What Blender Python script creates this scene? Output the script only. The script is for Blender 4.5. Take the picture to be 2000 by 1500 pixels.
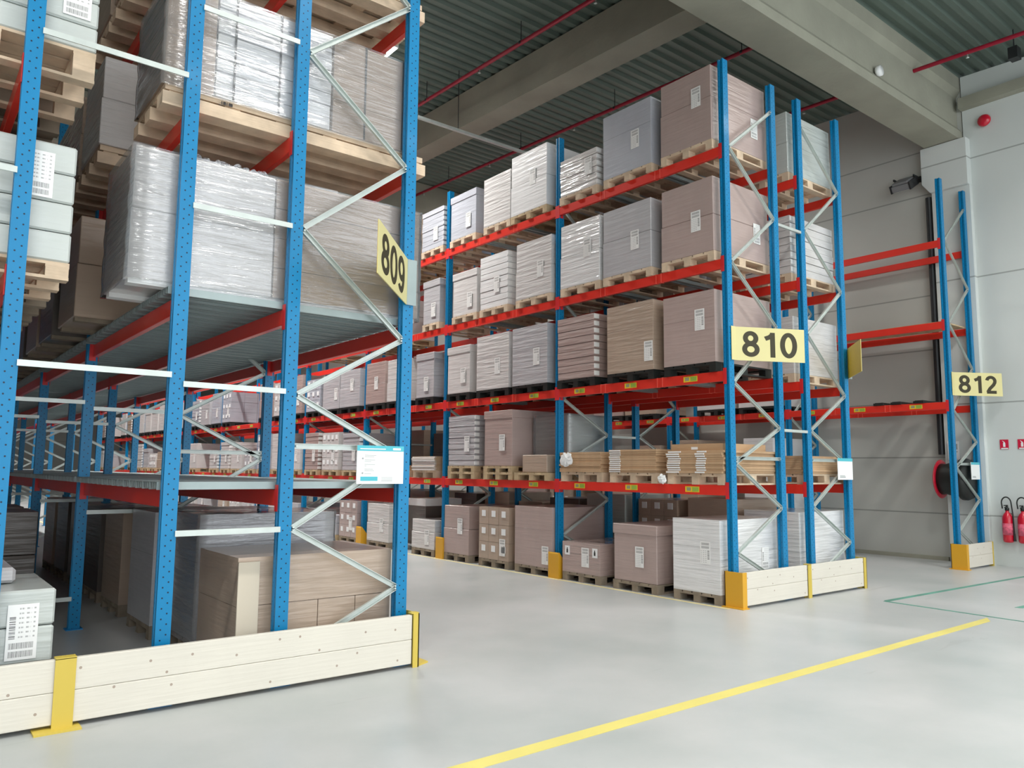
import bpy, bmesh, math, random
from mathutils import Vector, Matrix

random.seed(7)
S = bpy.context.scene
for o in list(bpy.data.objects):
    bpy.data.objects.remove(o)
COL = S.collection

# ------------------------------------------------------------------ camera
cam = bpy.data.cameras.new('camera')
cam_o = bpy.data.objects.new('camera', cam)
COL.objects.link(cam_o)
CR = Vector((0.7820759887, -0.6231232429, 0.0086355084))
CU = Vector((-0.0751420964, -0.0805360188, 0.9939152957))
CF = Vector((0.6186362528, 0.7779661778, 0.1098080733))
CM = Matrix((CR, CU, -CF)).transposed().to_4x4()
CM.translation = Vector((-7.9132, -5.7471, 1.5985))
cam_o.matrix_world = CM
cam.sensor_fit = 'HORIZONTAL'
cam.sensor_width = 36.0
cam.lens = 36.0 * 1517.0 / 2000.0
cam.clip_start = 0.05
cam.clip_end = 200
S.camera = cam_o

# ------------------------------------------------------------------ world, exposure
S.view_settings.view_transform = 'Standard'
S.view_settings.look = 'None'
S.view_settings.gamma = 1
S.view_settings.use_curve_mapping = False
S.view_settings.exposure = 0.18
w = bpy.data.worlds.new('world')
S.world = w
w.use_nodes = True
w.node_tree.nodes['Background'].inputs[0].default_value = (0.93, 0.97, 1.0, 1)
w.node_tree.nodes['Background'].inputs[1].default_value = 2.3

# lamps: x, y, z, length, width, power, axis of the length
LAMPS = []
for lx in (-13.0, -8.6, -4.2, 0.2, 4.6):
    for ly in (-3.4, -8.2):
        LAMPS.append((lx, ly, 8.55, 1.5, 0.32, 95, 'X'))
for i, ly in enumerate((6.3, 11.6, 17.0, 22.5, 28.0, 34.0)):
    LAMPS.append((-1.72, ly, 8.75 + 0.04 * ly - 0.15, 1.5, 0.3, 200 if i == 0 else 340, 'Y'))
for ly in (5.0, 11.0, 18.0, 25.0):
    LAMPS.append((4.6, ly, 8.75 + 0.04 * ly - 0.15, 1.5, 0.3, 95, 'Y'))

# ------------------------------------------------------------------ materials
def lin(c):
    return tuple((v / 255 / 12.92) if v / 255 <= 0.04045 else ((v / 255 + 0.055) / 1.055) ** 2.4 for v in c) + (1.0,)

MATS = {}
def mat(name, rgb, rough=0.5, metal=0.0, coat=0.0, coat_rough=0.1, noise=0.0, nscale=6, bump=0.0, bscale=(20, 20, 20), spec=0.5, detail=3):
    if name in MATS:
        return MATS[name]
    m = bpy.data.materials.new(name)
    m.use_nodes = True
    nt = m.node_tree
    b = nt.nodes['Principled BSDF']
    b.inputs['Base Color'].default_value = lin(rgb)
    b.inputs['Roughness'].default_value = rough
    b.inputs['Metallic'].default_value = metal
    b.inputs['Coat Weight'].default_value = coat
    b.inputs['Coat Roughness'].default_value = coat_rough
    b.inputs['Specular IOR Level'].default_value = spec
    tc = nt.nodes.new('ShaderNodeTexCoord')
    if noise:
        n = nt.nodes.new('ShaderNodeTexNoise')
        n.inputs['Scale'].default_value = nscale
        n.inputs['Detail'].default_value = detail
        nt.links.new(tc.outputs['Object'], n.inputs['Vector'])
        mr = nt.nodes.new('ShaderNodeMapRange')
        mr.inputs['From Min'].default_value = 0.3
        mr.inputs['From Max'].default_value = 0.7
        mr.inputs['To Min'].default_value = 1 - noise
        mr.inputs['To Max'].default_value = 1 + noise
        nt.links.new(n.outputs['Fac'], mr.inputs['Value'])
        hs = nt.nodes.new('ShaderNodeHueSaturation')
        hs.inputs['Color'].default_value = lin(rgb)
        nt.links.new(mr.outputs['Result'], hs.inputs['Value'])
        nt.links.new(hs.outputs['Color'], b.inputs['Base Color'])
    if bump:
        mp = nt.nodes.new('ShaderNodeMapping')
        mp.inputs['Scale'].default_value = bscale
        nt.links.new(tc.outputs['Object'], mp.inputs['Vector'])
        n2 = nt.nodes.new('ShaderNodeTexNoise')
        n2.inputs['Scale'].default_value = 1.0
        n2.inputs['Detail'].default_value = 3
        nt.links.new(mp.outputs['Vector'], n2.inputs['Vector'])
        bp = nt.nodes.new('ShaderNodeBump')
        bp.inputs['Strength'].default_value = bump
        bp.inputs['Distance'].default_value = 0.03
        nt.links.new(n2.outputs['Fac'], bp.inputs['Height'])
        nt.links.new(bp.outputs['Normal'], b.inputs['Normal'])
        if coat:
            nt.links.new(bp.outputs['Normal'], b.inputs['Coat Normal'])
    MATS[name] = m
    return m

def mathn(nt, op, a, b=None, c=None):
    n = nt.nodes.new('ShaderNodeMath')
    n.operation = op
    for i, v in enumerate((a, b, c)):
        if v is None:
            continue
        if isinstance(v, (int, float)):
            n.inputs[i].default_value = v
        else:
            nt.links.new(v, n.inputs[i])
    return n.outputs[0]

def perforated(name, rgb):
    """painted steel with two staggered rows of punched holes on every face"""
    m = mat(name, rgb, rough=0.38, spec=0.35, coat=0.08, noise=0.05, nscale=3)
    nt = m.node_tree
    b = nt.nodes['Principled BSDF']
    src = b.inputs['Base Color'].links[0].from_socket
    tc = nt.nodes.new('ShaderNodeTexCoord')
    sp = nt.nodes.new('ShaderNodeSeparateXYZ')
    nt.links.new(tc.outputs['Object'], sp.inputs[0])
    sn = nt.nodes.new('ShaderNodeSeparateXYZ')
    nt.links.new(tc.outputs['Normal'], sn.inputs[0])
    isx = mathn(nt, 'GREATER_THAN', mathn(nt, 'ABSOLUTE', sn.outputs[0]), 0.7)
    isz = mathn(nt, 'LESS_THAN', mathn(nt, 'ABSOLUTE', sn.outputs[2]), 0.5)
    u = mathn(nt, 'ADD', mathn(nt, 'MULTIPLY', sp.outputs[1], isx),
              mathn(nt, 'MULTIPLY', sp.outputs[0], mathn(nt, 'SUBTRACT', 1.0, isx)))
    res = None
    for off, zo in ((0.018, 0.0), (-0.018, 0.035)):
        du = mathn(nt, 'SUBTRACT', u, off)
        zz = mathn(nt, 'SUBTRACT', mathn(nt, 'MODULO', mathn(nt, 'ADD', sp.outputs[2], 10 + zo), 0.07), 0.035)
        d = mathn(nt, 'SQRT', mathn(nt, 'ADD', mathn(nt, 'MULTIPLY', du, du), mathn(nt, 'MULTIPLY', zz, zz)))
        h = mathn(nt, 'LESS_THAN', d, 0.0058)
        res = h if res is None else mathn(nt, 'MAXIMUM', res, h)
    res = mathn(nt, 'MULTIPLY', res, isz)
    mx = nt.nodes.new('ShaderNodeMix')
    mx.data_type = 'RGBA'
    nt.links.new(res, mx.inputs[0])
    nt.links.new(src, mx.inputs[6])
    mx.inputs[7].default_value = (0.001, 0.012, 0.035, 1)
    nt.links.new(mx.outputs[2], b.inputs['Base Color'])
    return m

M_BLUE = perforated('blue_upright_paint', (0, 122, 174))
M_BLUE2 = mat('blue_plate_paint', (10, 126, 188), rough=0.4)
M_RED = mat('red_beam_paint', (222, 50, 36), rough=0.36, coat=0.2, noise=0.05, nscale=2)
M_REDC = mat('red_connector_paint', (212, 44, 48), rough=0.4)
M_PIPE = mat('red_pipe_paint', (150, 14, 44), rough=0.4)
M_GALV = mat('galvanised_steel', (196, 204, 200), rough=0.38, metal=0.35, noise=0.06, nscale=9)
M_DECK = mat('galvanised_shelf', (150, 163, 163), rough=0.42, metal=0.45, noise=0.08, nscale=4)
M_YEL = mat('yellow_guard_paint', (216, 162, 40), rough=0.45, coat=0.1)
M_YEL2 = mat('yellow_bracket_paint', (206, 182, 78), rough=0.45)
M_WOOD = mat('pallet_wood', (186, 164, 130), rough=0.8, noise=0.18, nscale=7, bump=0.2, bscale=(4, 60, 60))
M_WOOD2 = mat('fresh_pallet_wood', (208, 186, 160), rough=0.8, noise=0.16, nscale=6, bump=0.2, bscale=(4, 60, 60))
M_WOODG = mat('weathered_pallet_wood', (140, 128, 112), rough=0.85, noise=0.2, nscale=7)
M_BLACKP = mat('black_plastic', (26, 30, 28), rough=0.5)
M_CONC = mat('concrete_beam', (152, 152, 138), rough=0.85, noise=0.10, nscale=1.3, bump=0.15, bscale=(14, 14, 14))
M_ROOF = mat('roof_sheet', (104, 118, 110), rough=0.5, metal=0.25, noise=0.15, nscale=0.5)
M_WHITE = mat('white_plastic', (236, 238, 238), rough=0.4)
M_PAPER = mat('label_paper', (238, 240, 240), rough=0.6)
M_INK = mat('dark_ink', (52, 46, 22), rough=0.6)
M_CYAN = mat('cyan_print', (78, 182, 198), rough=0.5)
M_GREY = mat('grey_print', (160, 165, 165), rough=0.6)
M_SIGN = mat('yellow_sign_plate', (214, 206, 150), rough=0.45, spec=0.3)
M_SIGNB = mat('mustard_sign_back', (214, 180, 40), rough=0.5)
M_DARK = mat('dark_metal', (48, 50, 52), rough=0.45, metal=0.4)
M_EXT = mat('extinguisher_red', (196, 10, 44), rough=0.28, coat=0.4)
M_STRAP = mat('black_strap', (58, 52, 50), rough=0.6)
M_LOCY = mat('location_label_yellow', (232, 196, 40), rough=0.6)
M_LOCG = mat('location_label_green', (150, 176, 70), rough=0.6)
M_FLAT = mat('flat_board_edge', (190, 158, 124), rough=0.85, noise=0.10, nscale=5)
M_FLATW2 = mat('pale_corner_board', (206, 196, 178), rough=0.8)
M_FLATW = mat('white_board_edge', (232, 232, 230), rough=0.7)
M_TEAL = mat('teal_floor_tape', (92, 146, 130), rough=0.6, noise=0.2, nscale=3)
M_TAPE = mat('yellow_floor_tape', (210, 198, 112), rough=0.55, noise=0.06, nscale=2)
M_TAPEW = mat('worn_floor_tape', (222, 208, 150), rough=0.6, noise=0.16, nscale=4)

# painted carton surfaces under stretch film (the film is the coat)
CARTON = {
    'pink': (176, 156, 150), 'brown': (176, 156, 138), 'grey': (184, 183, 186),
    'blue': (180, 183, 192), 'pale': (210, 207, 205), 'white': (226, 226, 226),
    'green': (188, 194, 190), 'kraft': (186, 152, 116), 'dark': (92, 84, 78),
}
def carton_mat(k, film):
    nm = 'carton_' + k + ('_film' if film == 1 else '_tight_film' if film else '')
    if nm in MATS:
        return MATS[nm]
    if film:
        return mat(nm, CARTON[k], rough=0.5, coat=1.0 if film > 1 else 0.8, coat_rough=0.12 if film > 1 else 0.2, noise=0.05, nscale=2.5,
                   bump=0.75 if film > 1 else 0.3, bscale=(1.6, 1.6, 20))
    return mat(nm, CARTON[k], rough=0.75, noise=0.06, nscale=3)

def film_mat():
    m = bpy.data.materials.new('stretch_film')
    m.use_nodes = True
    nt = m.node_tree
    nt.nodes.remove(nt.nodes['Principled BSDF'])
    out = nt.nodes['Material Output']
    tr = nt.nodes.new('ShaderNodeBsdfTransparent')
    gl = nt.nodes.new('ShaderNodeBsdfGlossy')
    gl.inputs['Roughness'].default_value = 0.16
    gl.inputs['Color'].default_value = (0.95, 0.97, 1, 1)
    df = nt.nodes.new('ShaderNodeBsdfDiffuse')
    df.inputs['Color'].default_value = (0.8, 0.83, 0.86, 1)
    tc = nt.nodes.new('ShaderNodeTexCoord')
    mp = nt.nodes.new('ShaderNodeMapping')
    mp.inputs['Scale'].default_value = (1.7, 1.7, 19)
    mp.inputs['Rotation'].default_value = (0.10, 0.07, 0)
    nt.links.new(tc.outputs['Object'], mp.inputs['Vector'])
    n = nt.nodes.new('ShaderNodeTexNoise')
    n.inputs['Scale'].default_value = 1.4
    n.inputs['Detail'].default_value = 4
    n.inputs['Distortion'].default_value = 0.5
    nt.links.new(mp.outputs['Vector'], n.inputs['Vector'])
    bp = nt.nodes.new('ShaderNodeBump')
    bp.inputs['Strength'].default_value = 0.5
    bp.inputs['Distance'].default_value = 0.03
    nt.links.new(n.outputs['Fac'], bp.inputs['Height'])
    nt.links.new(bp.outputs['Normal'], gl.inputs['Normal'])
    m1 = nt.nodes.new('ShaderNodeMixShader')
    fr = nt.nodes.new('ShaderNodeFresnel')
    fr.inputs['IOR'].default_value = 1.5
    nt.links.new(bp.outputs['Normal'], fr.inputs['Normal'])
    fac = mathn(nt, 'ADD', mathn(nt, 'MULTIPLY', fr.outputs[0], 1.2), 0.05)
    nt.links.new(fac, m1.inputs[0])
    m2 = nt.nodes.new('ShaderNodeMixShader')
    m2.inputs[0].default_value = 0.14
    nt.links.new(tr.outputs[0], m2.inputs[1])
    nt.links.new(df.outputs[0], m2.inputs[2])
    nt.links.new(m2.outputs[0], m1.inputs[1])
    nt.links.new(gl.outputs[0], m1.inputs[2])
    nt.links.new(m1.outputs[0], out.inputs['Surface'])
    return m
M_FILM = film_mat()

def label_mat():
    """printed shipping label: text lines and two barcodes, drawn in the label's own plane"""
    m = bpy.data.materials.new('shipping_label_print')
    m.use_nodes = True
    nt = m.node_tree
    b = nt.nodes['Principled BSDF']
    b.inputs['Roughness'].default_value = 0.5
    tc = nt.nodes.new('ShaderNodeTexCoord')
    sp = nt.nodes.new('ShaderNodeSeparateXYZ')
    nt.links.new(tc.outputs['Generated'], sp.inputs[0])
    h, v = sp.outputs[1], sp.outputs[2]
    def band(val, a, c):
        return mathn(nt, 'MULTIPLY', mathn(nt, 'GREATER_THAN', val, a), mathn(nt, 'LESS_THAN', val, c))
    def noise1(val, sc):
        n = nt.nodes.new('ShaderNodeTexNoise')
        n.noise_dimensions = '1D'
        n.inputs['Scale'].default_value = sc
        n.inputs['Detail'].default_value = 1
        nt.links.new(val, n.inputs['W'])
        return mathn(nt, 'GREATER_THAN', n.outputs['Fac'], 0.5)
    bars = mathn(nt, 'MULTIPLY', noise1(h, 60), mathn(nt, 'MULTIPLY', band(h, 0.12, 0.9),
             mathn(nt, 'ADD', band(v, 0.05, 0.16), band(v, 0.2, 0.31))))
    side = mathn(nt, 'MULTIPLY', noise1(v, 50), mathn(nt, 'MULTIPLY', band(h, 0.72, 0.92), band(v, 0.38, 0.78)))
    lines = mathn(nt, 'MULTIPLY', mathn(nt, 'GREATER_THAN', mathn(nt, 'MODULO', v, 0.085), 0.055),
                  mathn(nt, 'MULTIPLY', mathn(nt, 'MULTIPLY', band(h, 0.08, 0.62), band(v, 0.36, 0.95)), noise1(h, 13)))
    tot = mathn(nt, 'MAXIMUM', bars, mathn(nt, 'MAXIMUM', side, mathn(nt, 'MULTIPLY', lines, 0.6)))
    mx = nt.nodes.new('ShaderNodeMix')
    mx.data_type = 'RGBA'
    nt.links.new(mathn(nt, 'MULTIPLY', tot, 0.85), mx.inputs[0])
    mx.inputs[6].default_value = lin((236, 236, 234))
    mx.inputs[7].default_value = lin((60, 60, 62))
    nt.links.new(mx.outputs[2], b.inputs['Base Color'])
    return m
M_LABEL = label_mat()

def floor_mat():
    m = mat('polished_concrete_floor', (188, 191, 190), rough=0.34, spec=0.5)
    nt = m.node_tree
    b = nt.nodes['Principled BSDF']
    tc = nt.nodes.new('ShaderNodeTexCoord')
    n = nt.nodes.new('ShaderNodeTexNoise')
    n.inputs['Scale'].default_value = 0.55
    n.inputs['Detail'].default_value = 6
    n.inputs['Roughness'].default_value = 0.6
    nt.links.new(tc.outputs['Object'], n.inputs['Vector'])
    cr = nt.nodes.new('ShaderNodeValToRGB')
    cr.color_ramp.elements[0].position = 0.35
    cr.color_ramp.elements[0].color = lin((166, 172, 171))
    cr.color_ramp.elements[1].position = 0.68
    cr.color_ramp.elements[1].color = lin((189, 190, 190))
    nt.links.new(n.outputs['Fac'], cr.inputs[0])
    # scuffs
    mp = nt.nodes.new('ShaderNodeMapping')
    mp.inputs['Rotation'].default_value = (0, 0, 0.5)
    mp.inputs['Scale'].default_value = (0.5, 3.2, 1)
    nt.links.new(tc.outputs['Object'], mp.inputs['Vector'])
    n2 = nt.nodes.new('ShaderNodeTexNoise')
    n2.inputs['Scale'].default_value = 0.9
    n2.inputs['Detail'].default_value = 5
    n2.inputs['Distortion'].default_value = 0.8
    nt.links.new(mp.outputs['Vector'], n2.inputs['Vector'])
    sc = mathn(nt, 'MULTIPLY', mathn(nt, 'GREATER_THAN', n2.outputs['Fac'], 0.70), 0.25)
    mx = nt.nodes.new('ShaderNodeMix')
    mx.data_type = 'RGBA'
    nt.links.new(sc, mx.inputs[0])
    nt.links.new(cr.outputs[0], mx.inputs[6])
    mx.inputs[7].default_value = lin((150, 152, 150))
    nt.links.new(mx.outputs[2], b.inputs['Base Color'])
    mr = nt.nodes.new('ShaderNodeMapRange')
    mr.inputs['To Min'].default_value = 0.26
    mr.inputs['To Max'].default_value = 0.44
    nt.links.new(n.outputs['Fac'], mr.inputs['Value'])
    nt.links.new(mr.outputs['Result'], b.inputs['Roughness'])
    return m
M_FLOOR = floor_mat()

def wall_mat(name, rgb, joints):
    m = mat(name, rgb, rough=0.7, noise=0.035, nscale=0.8)
    nt = m.node_tree
    b = nt.nodes['Principled BSDF']
    src = b.inputs['Base Color'].links[0].from_socket
    tc = nt.nodes.new('ShaderNodeTexCoord')
    sp = nt.nodes.new('ShaderNodeSeparateXYZ')
    nt.links.new(tc.outputs['Object'], sp.inputs[0])
    res = None
    for z in joints:
        h = mathn(nt, 'LESS_THAN', mathn(nt, 'ABSOLUTE', mathn(nt, 'SUBTRACT', sp.outputs[2], z)), 0.013)
        res = h if res is None else mathn(nt, 'MAXIMUM', res, h)
    mx = nt.nodes.new('ShaderNodeMix')
    mx.data_type = 'RGBA'
    nt.links.new(mathn(nt, 'MULTIPLY', res, 0.5), mx.inputs[0])
    nt.links.new(src, mx.inputs[6])
    mx.inputs[7].default_value = lin((84, 88, 84))
    nt.links.new(mx.outputs[2], b.inputs['Base Color'])
    return m
M_WALL = wall_mat('grey_wall_panel', (182, 184, 178), (0.86, 1.9, 2.95, 3.95, 5.0, 5.95, 7.0, 7.88))
M_WALL2 = wall_mat('white_wall_panel', (206, 212, 210), (0.86, 2.87, 5.2, 7.47))
M_WALLF = wall_mat('far_wall_panel', (150, 152, 148), (1.0, 3.0, 5.0, 7.0))

def board_mat():
    m = mat('whitewood_board', (216, 211, 199), rough=0.65, noise=0.03, nscale=2, bump=0.1, bscale=(2, 40, 40))
    nt = m.node_tree
    b = nt.nodes['Principled BSDF']
    src = b.inputs['Base Color'].links[0].from_socket
    tc = nt.nodes.new('ShaderNodeTexCoord')
    sp = nt.nodes.new('ShaderNodeSeparateXYZ')
    nt.links.new(tc.outputs['Object'], sp.inputs[0])
    cb_ = nt.nodes.new('ShaderNodeCombineXYZ')
    nt.links.new(sp.outputs[0], cb_.inputs[0])
    nt.links.new(sp.outputs[2], cb_.inputs[1])
    vo = nt.nodes.new('ShaderNodeTexVoronoi')
    vo.voronoi_dimensions = '2D'
    vo.inputs['Scale'].default_value = 3.6
    nt.links.new(cb_.outputs[0], vo.inputs['Vector'])
    kn = mathn(nt, 'LESS_THAN', vo.outputs['Distance'], 0.032)
    mx = nt.nodes.new('ShaderNodeMix')
    mx.data_type = 'RGBA'
    nt.links.new(mathn(nt, 'MULTIPLY', kn, 0.6), mx.inputs[0])
    nt.links.new(src, mx.inputs[6])
    mx.inputs[7].default_value = lin((120, 84, 60))
    nt.links.new(mx.outputs[2], b.inputs['Base Color'])
    return m
M_BOARD = board_mat()

def emis(name, rgb, s):
    m = bpy.data.materials.new(name)
    m.use_nodes = True
    b = m.node_tree.nodes['Principled BSDF']
    b.inputs['Base Color'].default_value = lin(rgb)
    b.inputs['Emission Color'].default_value = lin(rgb)
    b.inputs['Emission Strength'].default_value = s
    return m
M_LAMP = emis('lamp_diffuser', (255, 252, 245), 22.0)

# ------------------------------------------------------------------ mesh helpers
class MB:
    def __init__(self):
        self.bm = bmesh.new()
        self.mi = 0
    def _tag(self, geom):
        if self.mi:
            for f in geom:
                f.material_index = self.mi
    def box(self, x0, x1, y0, y1, z0, z1, m=None):
        vs = [self.bm.verts.new(p) for p in ((x0, y0, z0), (x1, y0, z0), (x1, y1, z0), (x0, y1, z0),
                                             (x0, y0, z1), (x1, y0, z1), (x1, y1, z1), (x0, y1, z1))]
        if m is not None:
            for v in vs:
                v.co = m @ v.co
        fs = [self.bm.faces.new([vs[i] for i in q]) for q in
              ((0, 3, 2, 1), (4, 5, 6, 7), (0, 1, 5, 4), (1, 2, 6, 5), (2, 3, 7, 6), (3, 0, 4, 7))]
        self._tag(fs)
        return self
    def prism(self, pts, axis, a, b):
        """extrude a closed polygon (2D pts) along axis from a to b"""
        def P(p, t):
            if axis == 'Z': return (p[0], p[1], t)
            if axis == 'X': return (t, p[0], p[1])
            return (p[0], t, p[1])
        lo = [self.bm.verts.new(P(p, a)) for p in pts]
        hi = [self.bm.verts.new(P(p, b)) for p in pts]
        n = len(pts)
        fs = [self.bm.faces.new(lo[::-1]), self.bm.faces.new(hi)]
        for i in range(n):
            j = (i + 1) % n
            fs.append(self.bm.faces.new((lo[i], lo[j], hi[j], hi[i])))
        self._tag(fs)
        return self
    def tube(self, p, q, r, n=10, r2=None):
        p, q = Vector(p), Vector(q)
        d = (q - p).normalized()
        a = d.orthogonal().normalized()
        b = d.cross(a)
        r2 = r if r2 is None else r2
        lo = [self.bm.verts.new(p + a * r * math.cos(2 * math.pi * i / n) + b * r * math.sin(2 * math.pi * i / n)) for i in range(n)]
        hi = [self.bm.verts.new(q + a * r2 * math.cos(2 * math.pi * i / n) + b * r2 * math.sin(2 * math.pi * i / n)) for i in range(n)]
        fs = [self.bm.faces.new(lo[::-1]), self.bm.faces.new(hi)]
        for i in range(n):
            j = (i + 1) % n
            fs.append(self.bm.faces.new((lo[i], lo[j], hi[j], hi[i])))
        self._tag(fs)
        return self
    def curve(self, pts, r, n=8):
        for i in range(len(pts) - 1):
            self.tube(pts[i], pts[i + 1], r, n)
        return self
    def lathe(self, prof, c=(0, 0, 0), n=24, axis='Z'):
        rings = []
        for rr, h in prof:
            ring = []
            for i in range(n):
                t = 2 * math.pi * i / n
                if axis == 'Z':
                    co = (c[0] + rr * math.cos(t), c[1] + rr * math.sin(t), c[2] + h)
                else:
                    co = (c[0] + h, c[1] + rr * math.cos(t), c[2] + rr * math.sin(t))
                ring.append(self.bm.verts.new(co))
            rings.append(ring)
        fs = []
        for a, b in zip(rings, rings[1:]):
            for i in range(n):
                j = (i + 1) % n
                fs.append(self.bm.faces.new((a[i], a[j], b[j], b[i])))
        fs.append(self.bm.faces.new(rings[0][::-1]))
        fs.append(self.bm.faces.new(rings[-1]))
        for f in fs:
            f.smooth = True
        self._tag(fs)
        return self
    def mesh(self, name, *mats, bevel=0):
        bm = self.bm
        if bevel:
            bmesh.ops.bevel(bm, geom=list(bm.edges), offset=bevel, segments=1, affect='EDGES', clamp_overlap=True)
        bmesh.ops.recalc_face_normals(bm, faces=bm.faces)
        me = bpy.data.meshes.new(name)
        bm.to_mesh(me)
        bm.free()
        for m in mats:
            me.materials.append(m)
        return me

def link(name, me, parent=None, loc=(0, 0, 0), rz=0):
    o = bpy.data.objects.new(name, me)
    COL.objects.link(o)
    o.location = loc
    if rz:
        o.rotation_euler = (0, 0, rz)
    if parent:
        o.parent = parent
    return o

def build(name, mb, m, parent=None, loc=(0, 0, 0), rz=0, bevel=0):
    ms = m if isinstance(m, (list, tuple)) else [m]
    return link(name, mb.mesh(name, *ms, bevel=bevel), parent, loc, rz)

def tag(o, label, cat, group=None, kind=None):
    o['label'] = label
    o['category'] = cat
    if group: o['group'] = group
    if kind: o['kind'] = kind
    return o

def struct(o, label=None):
    o['kind'] = 'structure'
    if label: o['label'] = label
    return o

def empty(name, loc, label, cat, group=None, rz=0):
    o = bpy.data.objects.new(name, None)
    COL.objects.link(o)
    o.location = loc
    o.rotation_euler = (0, 0, rz)
    o.empty_display_size = 0.2
    return tag(o, label, cat, group)

# ------------------------------------------------------------------ the building
struct(build('floor', MB().box(-24, 7.6, -14, 46, -0.2, 0), M_FLOOR), 'pale grey polished concrete floor')
RS = 0.04
def roof_z(y, z0=9.1):
    return z0 + RS * y
def make_roof():
    mb = MB()
    x0, x1 = -24, 7.8
    y = -14.0
    pitch = 0.25
    prof = []
    while y < 46:
        prof += [(y, 0.0), (y + 0.10, 0.0), (y + 0.13, 0.06), (y + 0.22, 0.06)]
        y += pitch
    bm = mb.bm
    prev = None
    for yy, dz in prof:
        z = roof_z(yy) + dz
        a = bm.verts.new((x0, yy, z)); b = bm.verts.new((x1, yy, z))
        c = bm.verts.new((x0, yy, z + 0.2)); d = bm.verts.new((x1, yy, z + 0.2))
        if prev:
            bm.faces.new((prev[0], prev[1], b, a))
            bm.faces.new((prev[3], prev[2], c, d))
        prev = (a, b, c, d)
    return build('ceiling', mb, M_ROOF)
struct(make_roof(), 'dark grey corrugated metal roof deck')

struct(build('wall_right', MB().prism([(0.0, 0), (46, 0), (46, roof_z(46)), (0.0, roof_z(0))], 'X', 7.5, 7.75), M_WALL),
       'grey panelled side wall behind the racks')
struct(build('wall_front', MB().prism([(-14, 0), (-0.02, 0), (-0.02, roof_z(0)), (-14, roof_z(-14))], 'X', 7.48, 7.75), M_WALL2),
       'white panelled side wall with the extinguishers')
struct(build('wall_daylight_block', MB().box(-16.2, -16.0, -14, 46, 0, 10.9), M_WALLF), 'added unseen wall far to the left, cutting side daylight')  # unseen wall added to keep daylight out from the left side
struct(build('wall_far', MB().box(-24, 7.75, 46, 46.2, 0, 11.0), M_WALLF), 'far end wall of the warehouse')
# low dark kerb where floor and wall meet
struct(build('baseboard_right', MB().box(7.44, 7.5, 0.62, 46, 0, 0.07), M_CONC))
# concrete column with its corbel
col = MB()
col.box(7.38, 7.5, -0.12, 0.56, 0, 6.95)
col.prism([(-0.12, 6.95), (0.56, 6.95), (0.70, 7.15), (0.70, 7.85), (-0.12, 7.85)], 'X', 7.30, 7.5)
struct(build('trim_1', col, M_WALL2, bevel=0.006), 'white concrete column with corbel under the big beam')
# big concrete beam across the hall (parallel to the rack ends)
bb = MB()
bb.prism([(0.0, 7.86), (0.62, 7.86), (0.62, 8.02), (0.54, 8.14), (0.54, 8.72), (0.62, 8.84), (0.62, 9.1),
          (0.0, 9.1), (0.0, 8.84), (0.08, 8.72), (0.08, 8.14), (0.0, 8.02)], 'X', -24, 7.5)
struct(build('trim_2', bb, M_CONC), 'large concrete roof beam crossing the hall')
# lighter concrete purlins running along the aisles, following the roof slope
def purlin(n, xa, xb, y0, y1):
    mb = MB()
    m = mb.bm
    vs = []
    for yy in (y0, y1):
        for x, dz in ((xa, -0.75), (xb, -0.75), (xb, -0.02), (xa, -0.02)):
            vs.append(m.verts.new((x, yy, roof_z(yy) + dz)))
    for q in ((0, 1, 2, 3), (7, 6, 5, 4), (0, 4, 5, 1), (1, 5, 6, 2), (2, 6, 7, 3), (3, 7, 4, 0)):
        m.faces.new([vs[i] for i in q])
    struct(build('trim_%d' % n, mb, M_CONC), 'concrete roof purlin running along the aisles')
purlin(3, 0.80, 1.32, 0.62, 46)
purlin(4, -8.2, -7.7, 0.62, 46)
for k, yy in enumerate((12.4, 24.4, 36.4)):
    struct(build('trim_%d' % (5 + k), MB().box(-24, 7.5, yy, yy + 0.62, roof_z(yy) - 1.25, roof_z(yy)), M_CONC),
           'concrete roof beam further down the hall')
# wall plate along the top of the side wall
wp = MB()
wp.box(7.30, 7.48, -14, -0.02, 8.42, 8.62)
struct(build('trim_8', wp, M_CONC), 'concrete ledge high on the white wall')

# sprinkler pipes, following the roof slope
def pipe(x, y0, y1, label, step=3.0):
    o = empty('sprinkler_pipe', (x, y0, roof_z(y0, 8.68)), label, 'pipe', 'red sprinkler pipes under the roof')
    L = y1 - y0
    build('pipe', MB().tube((0, 0, 0), (0, L, RS * L), 0.036, 12), M_PIPE, o)
    y = 1.0
    while y < min(L, 16):
        hb = MB()
        hb.tube((0, y, RS * y), (0, y, RS * y + 0.40), 0.008, 6)
        hb.lathe([(0.046, -0.02), (0.046, 0.02)], (0, y, RS * y), 10)
        build('hanger', hb, M_DARK, o)
        y += step
    y = 2.2
    while y < min(L, 16):
        build('sprinkler_head', MB().lathe([(0.012, -0.10), (0.028, -0.095), (0.012, -0.08), (0.012, -0.03)], (0, y, RS * y), 8), M_GALV, o)
        y += step
pipe(-0.03, -3.0, 44, 'dark red sprinkler pipe above the aisle between rack 809 and rack 810')
pipe(2.98, 0.70, 44, 'dark red sprinkler pipe running over the top of rack 810')
pipe(5.75, -9.0, 44, 'red sprinkler pipe nearest the right wall, passing the big beam')

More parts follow.
